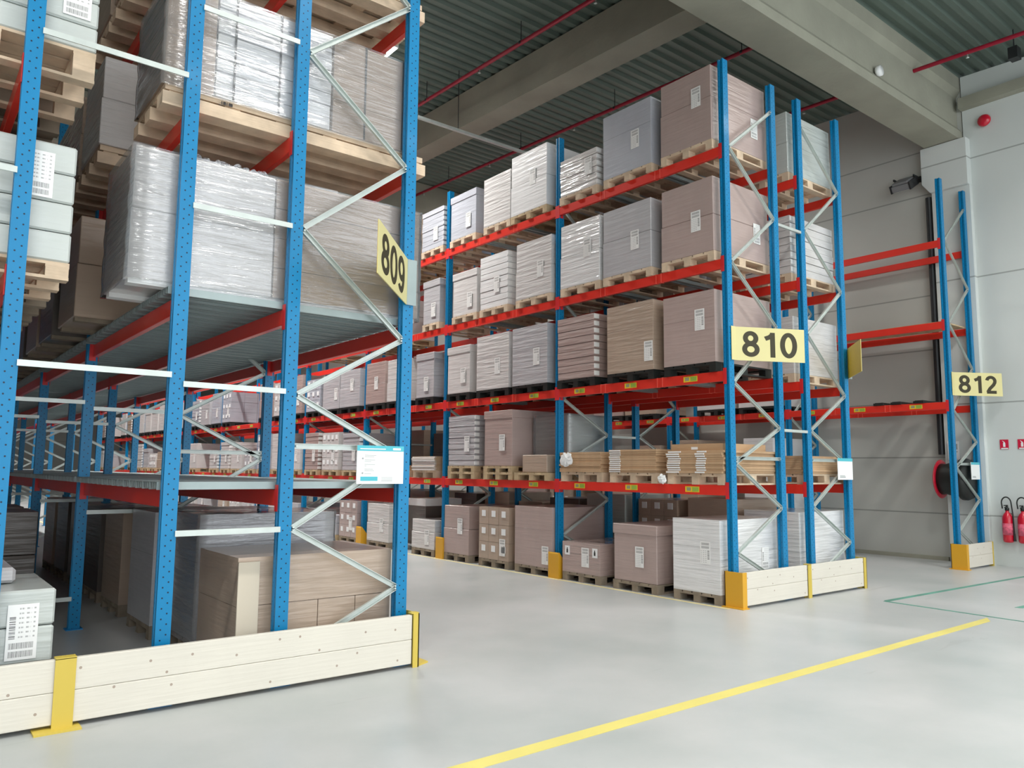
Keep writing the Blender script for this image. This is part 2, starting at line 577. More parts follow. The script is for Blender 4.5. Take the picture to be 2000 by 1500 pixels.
# small items on the roof and walls
tag(build('junction_box', MB().box(-0.09, 0.09, -0.07, 0.07, -0.1, 0.1).tube((0, 0, 0.1), (0, 0, 0.432), 0.01), M_DARK,
          loc=(6.35, -1.3, 8.62)), 'small dark box hanging under the roof beside the right pipe', 'box')
tag(build('emergency_light', MB().lathe([(0.075, -0.045), (0.085, -0.02), (0.085, 0.03)], (0, 0, 0), 18), M_WHITE,
          loc=(4.31, 0.0, 8.16)), 'small round white emergency light on the side of the big beam', 'light').rotation_euler = (math.radians(90), 0, 0)
tag(build('alarm_bell', MB().lathe([(0.03, 0.0), (0.03, -0.03), (0.10, -0.035), (0.115, -0.06), (0.10, -0.10), (0.05, -0.125), (0.012, -0.13)], (0, 0, 0), 24, axis='X'),
          M_EXT, loc=(7.48, -0.41, 8.09)), 'round red alarm bell high on the white wall', 'alarm')
t = tag(build('drain_pipe', MB().tube((0, 0, 1.95), (0, 0, 6.9), 0.055, 14), M_DARK,
          loc=(7.43, 0.64, 0)), 'dark vertical drain pipe beside the white column', 'pipe')
# floodlight
fl = empty('floodlight', (7.5, 0.98, 7.3), 'dark floodlight on a bracket high on the grey wall', 'light')
R_ = Matrix.Rotation(math.radians(-30), 4, 'Y')
build('housing', MB().box(-0.52, -0.12, -0.17, 0.17, 0.0, 0.12, m=R_).box(-0.5, -0.14, -0.15, 0.15, 0.12, 0.17, m=R_), mat('lamp_grey', (120, 122, 124), rough=0.5), fl, bevel=0.01)
for sy in (-1, 1):
    build('end_cap', MB().box(-0.53, -0.11, sy * 0.18 - 0.012, sy * 0.18 + 0.012, -0.01, 0.14, m=R_), M_DARK, fl)
build('glass', MB().box(-0.49, -0.15, -0.14, 0.14, -0.008, 0.004, m=R_), M_WHITE, fl)
build('bracket', MB().box(-0.33, 0.0, -0.20, -0.18, 0.02, 0.06).box(-0.33, 0.0, 0.18, 0.20, 0.02, 0.06).box(-0.02, 0.0, -0.2, 0.2, -0.02, 0.1), M_DARK, fl)

# fire extinguishers
def extinguisher(y, label):
    e = empty('fire_extinguisher', (7.36, y, 0.42), label, 'fire extinguisher', None)
    build('cylinder', MB().lathe([(0.05, 0.0), (0.078, 0.012), (0.085, 0.04), (0.085, 0.40), (0.078, 0.45), (0.05, 0.50), (0.028, 0.52), (0.028, 0.55)], (0, 0, 0), 28), M_EXT, e)
    v = MB().lathe([(0.034, 0.55), (0.034, 0.59), (0.02, 0.60), (0.02, 0.63)], (0, 0, 0), 14)
    v.box(-0.09, 0.03, -0.012, 0.012, 0.595, 0.612).box(-0.11, 0.02, -0.012, 0.012, 0.63, 0.646)
    build('valve', v, M_BLACKP, e)
    pts = [(0.0, -0.02, 0.60)] + [(0.0, -0.075 + 0.0 + 0.075 * math.cos(a) - 0.0, 0.66 + 0.11 * math.sin(a) + 0.02) for a in [math.pi * i / 10 for i in range(11)]]
    pts = [(-0.02, 0.065, 0.58), (-0.02, 0.075, 0.68)] + [(-0.02, 0.075 * math.cos(a), 0.68 + 0.10 * math.sin(a)) for a in [math.pi * i / 10 for i in range(1, 10)]] + [(-0.02, -0.075, 0.68), (-0.02, -0.092, 0.5), (-0.02, -0.10, 0.15)]
    build('hose', MB().curve(pts, 0.011), M_BLACKP, e)
    build('nozzle', MB().tube((-0.02, -0.10, 0.16), (-0.02, -0.10, 0.03), 0.013, 10, 0.024), M_BLACKP, e)
    build('instruction_label', MB().lathe([(0.0862, 0.13), (0.0862, 0.33)], (0, 0, 0), 28), mat('label_pinkish', (214, 96, 120), rough=0.5, noise=0.3, nscale=30), e)
    build('wall_bracket', MB().box(0.07, 0.125, -0.03, 0.03, 0.25, 0.5), M_DARK, e)
extinguisher(-0.42, 'red fire extinguisher on the white wall, the one nearer to rack 812')
extinguisher(-0.66, 'red fire extinguisher cut off by the right edge of the photo')
for y, lab in ((-0.40, 'small red fire extinguisher sign above the extinguisher nearer to rack 812'),
               (-0.68, 'small red fire extinguisher sign at the right edge of the photo')):
    s = empty('fire_safety_sign', (7.475, y, 2.12), lab, 'sign', None)
    build('plate', MB().box(-0.006, 0.0, -0.068, 0.068, -0.085, 0.085), mat('sign_red', (206, 16, 60), rough=0.5), s)
    build('pictogram', MB().prism([(-0.018, -0.045), (0.018, -0.045), (0.018, 0.02), (0.006, 0.035), (0.03, 0.06), (0.024, 0.066), (-0.008, 0.04), (-0.018, 0.02)], 'X', -0.009, -0.006), M_WHITE, s)
    build('caption_strip', MB().box(-0.009, -0.006, -0.06, 0.05, -0.082, -0.062), M_WHITE, s)

# hose reel behind rack 812
hr = empty('hose_reel', (7.02, 0.34, 1.50), 'red fire hose reel with black cover on the column behind rack 812', 'hose reel', None, math.pi / 2)
build('disc', MB().lathe([(0.06, 0.14), (0.33, 0.14), (0.35, 0.155), (0.33, 0.17), (0.06, 0.17)], (0, 0, 0), 32, 'X'), M_EXT, hr)
build('hose', MB().lathe([(0.27, -0.21), (0.29, -0.13), (0.27, -0.08), (0.29, 0.0), (0.27, 0.07), (0.28, 0.14)], (0, 0, 0), 28, 'X'), M_BLACKP, hr)
build('hub', MB().tube((-0.22, 0, 0), (0.19, 0, 0), 0.05, 14), M_BLACKP, hr)
build('cover', MB().lathe([(0.10, -0.34), (0.34, -0.34), (0.37, -0.28), (0.37, -0.21), (0.10, -0.21)], (0, 0, 0), 28, 'X'), M_BLACKP, hr)
build('wall_arm', MB().box(-0.22, -0.16, -0.36, 0.02, -0.05, 0.05), M_DARK, hr)
sg = empty('hose_sign', (7.36, 0.40, 2.02), 'small white notice above the hose reel on the column', 'sign')
build('plate', MB().box(-0.006, 0, -0.1, 0.1, -0.17, 0.17), M_PAPER, sg)
build('print', MB().box(-0.008, -0.006, -0.07, 0.07, 0.02, 0.12).box(-0.008, -0.006, -0.07, 0.03, -0.03, -0.015), M_GREY, sg)

# ------------------------------------------------------------------ luminaires (real lamps)
def lamp_label(i, x, y):
    return ('long ceiling luminaire above the front aisle, column %s, row %s' % (x, y))
ORD = ['first', 'second', 'third', 'fourth', 'fifth', 'sixth', 'seventh', 'eighth', 'ninth', 'tenth', 'eleventh', 'twelfth',
       'thirteenth', 'fourteenth', 'fifteenth']
fix_mesh = {}
cnt = {'X': 0, 'A': 0, 'B': 0}
for (x, y, z, L, W, power, ax) in LAMPS:
    key = ax
    if key not in fix_mesh:
        def dims(a, b):
            return (a, b) if ax == 'X' else (b, a)
        lx, ly = dims(L / 2, W / 2)
        hb = MB().box(-lx - 0.03, lx + 0.03, -ly - 0.03, ly + 0.03, 0.02, 0.10)
        db = MB().box(-lx, lx, -ly, ly, 0.0, 0.02)
        wb = MB()
        for s in (-1, 1):
            px, py = dims(s * L * 0.4, 0)
            wb.tube((px, py, 0.1), (px, py, 0.50), 0.006, 6)
        fix_mesh[key] = (hb.mesh('housing', M_WHITE), db.mesh('diffuser', M_LAMP), wb.mesh('suspension', M_DARK))
    if ax == 'X':
        lab = 'white ceiling luminaire over the front aisle, %s of its group' % ORD[cnt['X']]; cnt['X'] += 1; g = 'luminaires over the front aisle'
    elif x < 0:
        lab = 'white ceiling luminaire over the aisle of rack 810, %s from the front' % ORD[cnt['A']]; cnt['A'] += 1; g = 'luminaires over the aisle of rack 810'
    else:
        lab = 'white ceiling luminaire beside the right wall, %s from the front' % ORD[cnt['B']]; cnt['B'] += 1; g = 'luminaires beside the right wall'
    f = empty('ceiling_luminaire', (x, y, z), lab, 'light', g)
    h, d, s = fix_mesh[key]
    link('housing', h, f); link('diffuser', d, f); link('suspension', s, f)
    ld = bpy.data.lights.new('luminaire_light', 'AREA')
    ld.shape = 'RECTANGLE'
    ld.size, ld.size_y = (L, W) if ax == 'X' else (W, L)
    ld.energy = power
    ld.spread = math.radians(130)
    ld.color = (1.0, 0.985, 0.95)
    lo = bpy.data.objects.new('luminaire_light', ld)
    COL.objects.link(lo)
    lo.location = (x, y, z - 0.02)

# ------------------------------------------------------------------ racks
PITCH = 3.1
LV = {1: 1.435, 2: 2.83, 3: 4.24, 4: 5.70}

def post_mesh(h):
    pts = [(-0.05, -0.04), (0.05, -0.04), (0.05, -0.018), (0.036, -0.012), (0.036, 0.012), (0.05, 0.018),
           (0.05, 0.04), (-0.05, 0.04), (-0.05, 0.018), (-0.036, 0.012), (-0.036, -0.012), (-0.05, -0.018)]
    mb = MB().prism(pts, 'Z', 0.008, h)
    return mb.mesh('upright_post', M_BLUE)
foot_me = MB().box(-0.075, 0.075, -0.07, 0.07, 0, 0.01).mesh('foot_plate', M_BLUE2)

def brace(parent, xa, za, xb, zb, y=-0.028):
    """C-shaped galvanised bracing bar between two posts, with end bolts"""
    a, b = Vector((xa, y, za)), Vector((xb, y, zb))
    d = b - a
    L = d.length
    ang = math.atan2(d.z, d.x)
    M = Matrix.Translation(a) @ Matrix.Rotation(-ang, 4, 'Y')
    mb = MB()
    mb.box(0, L, 0.012, 0.016, -0.021, 0.021, m=M)
    mb.box(0, L, -0.012, 0.014, 0.017, 0.021, m=M)
    mb.box(0, L, -0.012, 0.014, -0.021, -0.017, m=M)
    for s in (0.02, L - 0.02):
        mb.tube(M @ Vector((s, -0.022, 0)), M @ Vector((s, 0.02, 0)), 0.008, 6)
    return build('brace', mb, M_GALV, parent)

BEAM_H, BEAM_T = 0.125, 0.05
beam_cache = {}
def beam_mesh(L, clips):
    k = (round(L, 3), clips)
    if k in beam_cache:
        return beam_cache[k]
    mb = MB()
    # stepped box section
    mb.prism([(-BEAM_T / 2, -BEAM_H), (BEAM_T / 2, -BEAM_H), (BEAM_T / 2, 0), (-BEAM_T / 2, 0)], 'Y', 0.042, L - 0.042)
    beam_cache[k] = mb.mesh('load_beam', M_RED, bevel=0.004)
    return beam_cache[k]
conn_me = {}
def connector_mesh(side):
    if side not in conn_me:
        s = side
        mb = MB()
        mb.box(-0.03, 0.03, 0.040, 0.048, -0.165, 0.035)
        x0, x1 = (-0.056, -0.050) if s < 0 else (0.050, 0.056)
        mb.box(min(x0, x1), max(x0, x1), -0.0, 0.048, -0.165, 0.035)
        conn_me[side] = mb.mesh('end_connector', M_REDC)
    return conn_me[side]
clip_me = None
def clip_mesh():
    global clip_me
    if clip_me is None:
        mb = MB()
        t = 0.003
        mb.box(-BEAM_T / 2 - t, BEAM_T / 2 + t, -0.006, 0.006, -BEAM_H - t, t)
        clip_me = mb.mesh('support_clip', mat('clip_paint', (236, 96, 80), rough=0.4))
    return clip_me
loc_me = None
def loc_mesh():
    global loc_me
    if loc_me is None:
        mb = MB().box(-0.002, 0.0, -0.11, 0.11, -0.035, 0.035)
        mb.mi = 1
        mb.box(-0.003, -0.002, -0.10, 0.0, -0.028, 0.028)
        mb.mi = 2
        mb.box(-0.003, -0.002, 0.02, 0.085, -0.02, 0.024)
        loc_me = mb.mesh('location_label', M_LOCY, M_LOCG, mat('label_code_grey', (150, 150, 120), rough=0.6))
    return loc_me

SEGS = [('o', .63, 'i', .18), ('o', .63, 'i', 1.14), ('i', 1.14, 'o', 1.70), ('h', 1.765, 'h', 1.765), ('o', 1.70, 'i', 2.16), ('i', 2.16, 'o', 2.69),
        ('o', 2.69, 'i', 3.48), ('i', 3.48, 'o', 4.21), ('o', 4.21, 'i', 4.95), ('i', 4.95, 'o', 5.70), ('o', 5.70, 'i', 6.45)]

def rack(name, label, xo, xi, nb, levels, height=6.85, full=2, clip_levels=(), loc_levels=(), loc_side=-1, faces=('o', 'i'), bars=0, nframes=None):
    """xo: x of the aisle-side posts, xi: x of the inner posts"""
    r = empty(name, (0, 0, 0), label, 'pallet rack', 'blue and red pallet racks')
    pm = post_mesh(height)
    so = -1 if xo < xi else 1
    for k in range(nb + 1):
        y = k * PITCH
        for x in (xo, xi):
            p = link('upright_post', pm, r, (x, y, 0))
            link('foot_plate', foot_me, p)
        X = {'o': xo - so * 0.045, 'i': xi + so * 0.045}
        g = empty_part = None
        for (a, za, b, zb) in SEGS:
            if k >= full and za > 2.2: continue
            if a == 'h':
                if k > 1: continue
                xa, xb = X['o'], X['i']
            else:
                xa, xb = X[a], X[b]
            o = brace(r, xa, za, xb, zb)
            o.location.y = y
    for k in range(nb):
        for lv in levels:
            z = LV[lv]
            for f in faces:
                side = so if f == 'o' else -so
                x = (xo + side * 0.0) + side * 0.028 if f == 'o' else xi + side * 0.028
                b = link('load_beam', beam_mesh(PITCH, 0), r, (x, k * PITCH, z))
                cm = connector_mesh(side)
                off = -side * 0.028 + side * 0.0
                c1 = link('end_connector', cm, b, (off, 0, 0))
                c2 = link('end_connector', connector_mesh_m(side), b, (off, PITCH, 0))
                if f == 'o' or k < 1:
                    if lv in clip_levels and k < 5:
                        for yy in (1.01, 1.10, 2.065, 2.155):
                            link('support_clip', clip_mesh(), b, (0, yy, 0))
                if f == 'o' and lv in loc_levels and k < 9:
                    for yy in (0.55, 1.58, 2.6):
                        link('location_label', loc_mesh(), b, (side * BEAM_T / 2 if side < 0 else BEAM_T / 2, yy, -0.06))
            if bars and k < bars and lv in clip_levels:
                for yy in (1.01, 1.10, 2.065, 2.155):
                    bm_ = MB().box(min(xo, xi) + 0.0, max(xo, xi), -0.02, 0.02, -0.045, -0.006)
                    link('support_bar', bar_mesh(abs(xi - xo)), r, (min(xo, xi), k * PITCH + yy, z))
    return r
_bar = {}
def bar_mesh(L):
    k = round(L, 3)
    if k not in _bar:
        _bar[k] = MB().box(0.0, L, -0.02, 0.02, -0.05, -0.006).mesh('support_bar', M_DECK)
    return _bar[k]
_cm = {}
def connector_mesh_m(side):
    if side not in _cm:
        mb = MB()
        mb.box(-0.03, 0.03, -0.048, -0.040, -0.165, 0.035)
        x0, x1 = (-0.056, -0.050) if side < 0 else (0.050, 0.056)
        mb.box(x0, x1, -0.048, 0.0, -0.165, 0.035)
        _cm[side] = mb.mesh('end_connector', M_REDC)
    return _cm[side]

rack_810 = rack('pallet_rack', 'blue and red pallet rack behind the 810 sign, facing the wide middle aisle', 0.06, 1.114, 12, (1, 2, 3, 4),
                clip_levels=(2, 3, 4), loc_levels=(1, 2), bars=2)
rack_811 = rack('pallet_rack', 'blue and red pallet rack standing back to back behind rack 810', 2.79, 1.762, 8, (1, 2, 3, 4), clip_levels=(), bars=0)
rack_812 = rack('pallet_rack', 'nearly empty blue and red pallet rack against the right wall, with the 812 sign', 6.321, 7.31, 8, (2, 3, 4),
                clip_levels=(2,), loc_levels=(2,), height=6.82)
rack_809 = rack('pallet_rack', 'blue and red pallet rack with the 809 sign, at the left of the middle aisle', -4.525, -5.548, 11, (1, 2, 3, 4), clip_levels=(3, 4), bars=0)
# the rack bolted behind 809: its posts are tied with straight spacer bars only
def rack_left():
    r = empty('pallet_rack', (0, 0, 0), 'blue and red pallet rack at the far left, tied back to back with rack 809', 'pallet rack', 'blue and red pallet racks')
    pm = post_mesh(6.85)
    for k in range(12):
        for x in (-6.38, -7.381):
            p = link('upright_post', pm, r, (x, k * PITCH, 0))
            link('foot_plate', foot_me, p)
    for k in range(11):
        for lv in (1, 2, 3, 4):
            for x, side in ((-6.38, 1), (-7.381, -1)):
                b = link('load_beam', beam_mesh(PITCH, 0), r, (x + side * 0.028, k * PITCH, LV[lv]))
                link('end_connector', connector_mesh(side), b, (-side * 0.028, 0, 0))
                link('end_connector', connector_mesh_m(side), b, (-side * 0.028, PITCH, 0))
    def spacer(x0, x1, z, k):
        mb = MB().box(x0, x1, -0.055, -0.045, z - 0.02, z + 0.02).box(x0, x1, -0.045, -0.02, z + 0.016, z + 0.02)
        o = build('spacer_bar', mb, M_GALV, r)
        o.location.y = k * PITCH
    for k in range(4):
        for z in (1.14, 2.18, 3.48, 5.0):
            spacer(-6.34, -5.59, z, k)
        for z in (2.24, 4.44, 0.30):
            spacer(-7.34, -6.42, z, k)
    for z in (1.10, 3.47):
        spacer(-8.1, -7.42, z, 0)
    return r
rack_left()
# spacer bars between rack 810 and the rack behind it
for k in range(4):
    for z in (2.14, 4.9):
        mb = MB().box(1.16, 1.715, -0.045, -0.01, z - 0.018, z + 0.018)
        o = build('spacer_bar', mb, M_GALV, rack_811)
        o.location.y = k * PITCH
# red cross ties seen between B and C posts
# long tie bar seen across the aisle high up behind P4
tb = MB()
tb.box(-6.0, 3.4, 6.17, 6.23, 8.09, 8.14)
tag(build('cable_tray', tb, M_GALV), 'thin pale cable tray hanging across the aisle under the roof', 'cable tray')
for xx in (-2.6, 0.2):
    tag(build('tray_hanger', MB().tube((xx, 6.2, 8.14), (xx, 6.2, 9.34), 0.008, 6), M_DARK), 'thin rod holding the cable tray, %s one' % ('left' if xx < 0 else 'right'), 'rod')

# metal shelf panels on levels 1 and 2 of rack 809
def shelf_panels(xa, xb, lv, k, label, name='steel_shelf'):
    mb = MB()
    z = LV[lv]
    y = 0.06
    bmv = mb.bm
    prof = []
    while y < PITCH - 0.2:
        prof += [(y, 0.004), (y, 0.06), (y + 0.15, 0.06), (y + 0.15, 0.004), (y + 0.165, 0.004), (y + 0.165, 0.045), (y + 0.19, 0.045), (y + 0.19, 0.004)]
        y += 0.2
    # each panel a tray with down-turned edges
    y = 0.06
    while y < PITCH - 0.15:
        mb.box(xa, xb, y, y + 0.185, 0.052, 0.058)
        mb.box(xa, xb, y, y + 0.004, 0.003, 0.052)
        mb.box(xa, xb, y + 0.181, y + 0.185, 0.003, 0.052)
        mb.box(xa, xb, y + 0.055, y + 0.075, 0.012, 0.052)
        mb.box(xa, xb, y + 0.115, y + 0.135, 0.012, 0.052)
        y += 0.2
    o = build(name, mb, M_DECK)
    o.location = (0, k * PITCH, z)
    tag(o, label, 'shelf', 'galvanised shelf decks of rack 809')
for k in range(7):
    nm = ORD[k]
    shelf_panels(-6.45, -4.48, 1, k, 'galvanised steel deck on the lowest beams of rack 809, %s bay from the front' % nm)
for k in range(6):
    nm = ORD[k]
    shelf_panels(-6.45, -4.48, 2, k, 'galvanised steel deck on the second beams of rack 809, %s bay from the front' % nm)

# ------------------------------------------------------------------ pallets and loads
pal = {}
def pallet_mesh(dx, dy, m=M_WOOD, h=0.125):
    k = (round(dx, 2), round(dy, 2), m.name, h)
    if k in pal:
        return pal[k]
    mb = MB()
    r = random.Random(len(pal))
    bh = h - 0.02 - 0.022 - 0.018
    for yy in (0.0, dy / 2 - 0.05, dy - 0.10):
        mb.box(0, dx, yy, yy + 0.10, 0, 0.02)
        for xx in (0.0, dx / 2 - 0.07, dx - 0.14):
            mb.box(xx + 0.002, xx + 0.138, yy, yy + 0.10, 0.02, 0.02 + bh)
    for xx in (0.0, dx / 2 - 0.07, dx - 0.14):
        mb.box(xx, xx + 0.14, 0, dy, 0.02 + bh, 0.038 + bh)
    n = max(5, int(dy / 0.17))
    wy = (dy - 0.02 * (n - 1)) / n
    for i in range(n):
        y0 = i * (wy + 0.02)
        mb.box(0, dx, y0, y0 + wy, 0.038 + bh, h - 0.002)
    pal[k] = mb.mesh('pallet', m)
    return pal[k]

stack_cache = {}
def stack_mesh(dx, dy, h, style, col, film, seed=0):
    key = (round(dx, 2), round(dy, 2), round(h, 2), style, col, film, seed)
    if key in stack_cache:
        return stack_cache[key]
    r = random.Random(hash(key) & 0xffff)
    r = random.Random(seed * 131 + len(style))
    mb = MB()
    m2 = None
    if style == 'plain':
        mb.box(0, dx, 0, dy, 0, h)
        mb.mi = 1
        mb.box(-0.002, 0.0, 0.0, dy, h * 0.62, h * 0.62 + 0.004)
        m2 = M_STRAP
    elif style == 'two':
        a = h * r.uniform(0.45, 0.6)
        mb.box(0, dx, 0, dy, 0, a)
        mb.box(0.008, dx, 0.006, dy - 0.006, a + 0.005, h)
    elif style == 'lid':
        mb.box(0.012, dx - 0.012, 0.012, dy - 0.012, 0, h - 0.03)
        mb.box(0, dx, 0, dy, h - 0.13, h)
    elif style == 'slabs':
        n = max(3, int(h / 0.095))
        hh = h / n
        for i in range(n):
            ox, oy = r.uniform(-.006, .006), r.uniform(-.008, .008)
            mb.box(0.008 + ox, dx - 0.01, 0.01 + oy, dy - 0.01 + oy, i * hh + 0.003, (i + 1) * hh - 0.006)
        mb.mi = 1
        for i in range(n):
            mb.box(0.004, 0.10, -0.001, 0.012, i * hh + 0.02, (i + 1) * hh - 0.02)
        m2 = M_FLATW
        mb.mi = 0
        mb.box(0.03, dx - 0.03, 0.03, dy - 0.03, 0, h - 0.01)
    elif style == 'cartons':
        n = max(2, int(round(h / 0.27)))
        c = max(2, int(round(dy / 0.24)))
        d = max(2, int(round(dx / 0.38)))
        for i in range(n):
            for j in range(c):
                for k in range(d):
                    ox = r.uniform(-.004, .004)
                    mb.box(k * dx / d + 0.003 + ox, (k + 1) * dx / d - 0.003, j * dy / c + 0.003, (j + 1) * dy / c - 0.003,
                           i * h / n + 0.002, (i + 1) * h / n - 0.002)
        mb.mi = 1
        for i in range(n):
            for j in range(c):
                yc = (j + 0.5) * dy / c
                zc = (i + 0.62) * h / n
                mb.box(-0.006, 0.002, yc - 0.05, yc + 0.05, zc - 0.05, zc + 0.05)
        m2 = M_PAPER
    elif style == 'bigcartons':
        mb.box(0, dx, 0, dy, h * 0.56, h)
        c = 4
        for i in range(c):
            mb.box(i * dx / c + 0.003, (i + 1) * dx / c - 0.003, 0.004, dy, 0, h * 0.555)
        mb.mi = 1
        mb.box(0.0, 0.16, -0.014, -0.002, 0.0, h * 0.96)
        m2 = M_FLATW2
    elif style == 'layers':
        n = max(2, int(round(h / 0.26)))
        for i in range(n):
            mb.box(0, dx, r.uniform(0, .006), dy, i * h / n + 0.002, (i + 1) * h / n - 0.003)
    elif style == 'bricks':
        n = max(2, int(round(h / 0.2)))
        for i in range(n):
            off = 0.5 if i % 2 else 0
            c = 4
            x = -off * dx / c
            while x < dx - 0.01:
                a, b = max(0, x), min(dx, x + dx / c)
                if b - a > 0.03:
                    mb.box(a + 0.002, b - 0.002, 0, dy, i * h / n + 0.002, (i + 1) * h / n - 0.002)
                x += dx / c
    ms = [carton_mat(col, film)]
    if m2: ms.append(m2)
    me = mb.mesh('carton_stack', *ms, bevel=0.006 if style in ('plain', 'two', 'lid') else 0)
    stack_cache[key] = me
    return me

film_cache = {}
def film_mesh(dx, dy, h, seed):
    """a loose skin of stretch film: subdivided shell with gentle wrinkles"""
    key = (round(dx, 2), round(dy, 2), round(h, 2), seed % 4)
    if key in film_cache:
        return film_cache[key]
    r = random.Random(seed)
    mb = MB()
    bm = mb.bm
    nz = 26
    ring_n = []
    per = []
    e = 0.012
    segs = [((-e, -e), (dx + e, -e), 10), ((dx + e, -e), (dx + e, dy + e), 8), ((dx + e, dy + e), (-e, dy + e), 10), ((-e, dy + e), (-e, -e), 14)]
    for a, b, n in segs:
        for i in range(n):
            t = i / n
            per.append((a[0] + (b[0] - a[0]) * t, a[1] + (b[1] - a[1]) * t))
    prev = None
    ph = [r.uniform(0, 6.28) for _ in range(6)]
    for j in range(nz + 1):
        z = -0.03 + (h + 0.035) * j / nz
        ring = []
        for i, (x, y) in enumerate(per):
            s = i / len(per) * 6.283
            d = 0.003 * math.sin(z * 23 + 2 * s + ph[0]) + 0.002 * math.sin(z * 41 - 3 * s + ph[1]) + r.uniform(-0.0005, 0.0005)
            cx, cy = x - dx / 2, y - dy / 2
            l = math.hypot(cx, cy)
            ring.append(bm.verts.new((x + cx / l * d, y + cy / l * d, z)))
        if prev:
            for i in range(len(ring)):
                k = (i + 1) % len(ring)
                f = bm.faces.new((prev[i], prev[k], ring[k], ring[i]))
                f.smooth = True
        prev = ring
    me = mb.mesh('stretch_film', M_FILM)
    film_cache[key] = me
    return me

lab_cache = {}
def label_me(wd, ht):
    k = (wd, ht)
    if k not in lab_cache:
        lab_cache[k] = MB().box(-0.003, 0, 0, wd, 0, ht).mesh('shipping_label', M_LABEL)
    return lab_cache[k]

DESC = {'pink': 'pinkish brown', 'brown': 'brown', 'grey': 'grey', 'blue': 'bluish grey', 'pale': 'pale grey', 'white': 'white',
        'green': 'pale greenish', 'kraft': 'kraft brown', 'dark': 'dark'}
SDESC = {'plain': 'box load', 'two': 'two-tier box load', 'lid': 'lidded box load', 'slabs': 'slab stack', 'cartons': 'carton load',
         'bricks': 'stacked carton load', 'bigcartons': 'carton load'}
def pload(x, y0, y1, z0, ztop, style, col, label, group, dx=1.2, film=1, lab=None, shell=False, pm=M_WOOD, ph=0.125, px=None, seed=None,
          endlab=False, pallet2=False):
    """one pallet with what is wrapped onto it; x = aisle side face"""
    o = empty('pallet_load', (x, y0, z0), label, 'pallet load', group)
    dy = y1 - y0
    link('pallet', pallet_mesh(dx, dy, pm, ph), o)
    zb = ph
    if pallet2:
        link('pallet', pallet_mesh(dx, dy, pm, 0.1), o, (0, 0, ph))
        zb += 0.1
    if seed is None: seed = random.randint(0, 3)
    h = ztop - z0 - zb
    link('carton_stack', stack_mesh(dx, dy, h, style, col, film, seed), o, (0, 0, zb))
    if shell:
        link('stretch_film', film_mesh(dx, dy, h, seed), o, (0, 0, zb))
    if lab:
        # lab = (fraction along y measured from the y1 side, height above the stack foot)
        w_, h_ = 0.15, 0.27
        yc = y1 - y0 - lab[0] * dy
        l = link('shipping_label', label_me(w_, h_), o, (-0.016 if shell else -0.003, yc + w_ / 2, zb + lab[1]))
        l.rotation_euler = (math.pi, 0, 0)
        l.location = (-0.016 if shell else -0.003, yc + w_ / 2, zb + lab[1] + h_)
    if endlab:
        l = link('shipping_label', label_me(0.15, 0.27), o, (dx - 0.34, -0.004, zb + 0.25))
        l.rotation_euler = (0, 0, -math.pi / 2)
        l.rotation_euler = (0, 0, math.pi / 2)
        l.location = (dx - 0.2, -0.004 - (0.012 if shell else 0), zb + 0.25)
    return o

SHELF = {0: 'on the floor', 1: 'on lowest beams', 2: 'on second beams', 3: 'on third beams', 4: 'on top beams'}
POS = ['near end', 'middle', 'far end']
def autolabel(col, style, lv, rk, y, extra=''):
    bay = int(y // PITCH)
    pos = POS[min(2, int(((y % PITCH) + 0.1) // 1.03))]
    return '%s %s %s of %s, %s bay, %s' % (DESC[col], SDESC[style], SHELF[lv], rk, ORD[bay], pos)

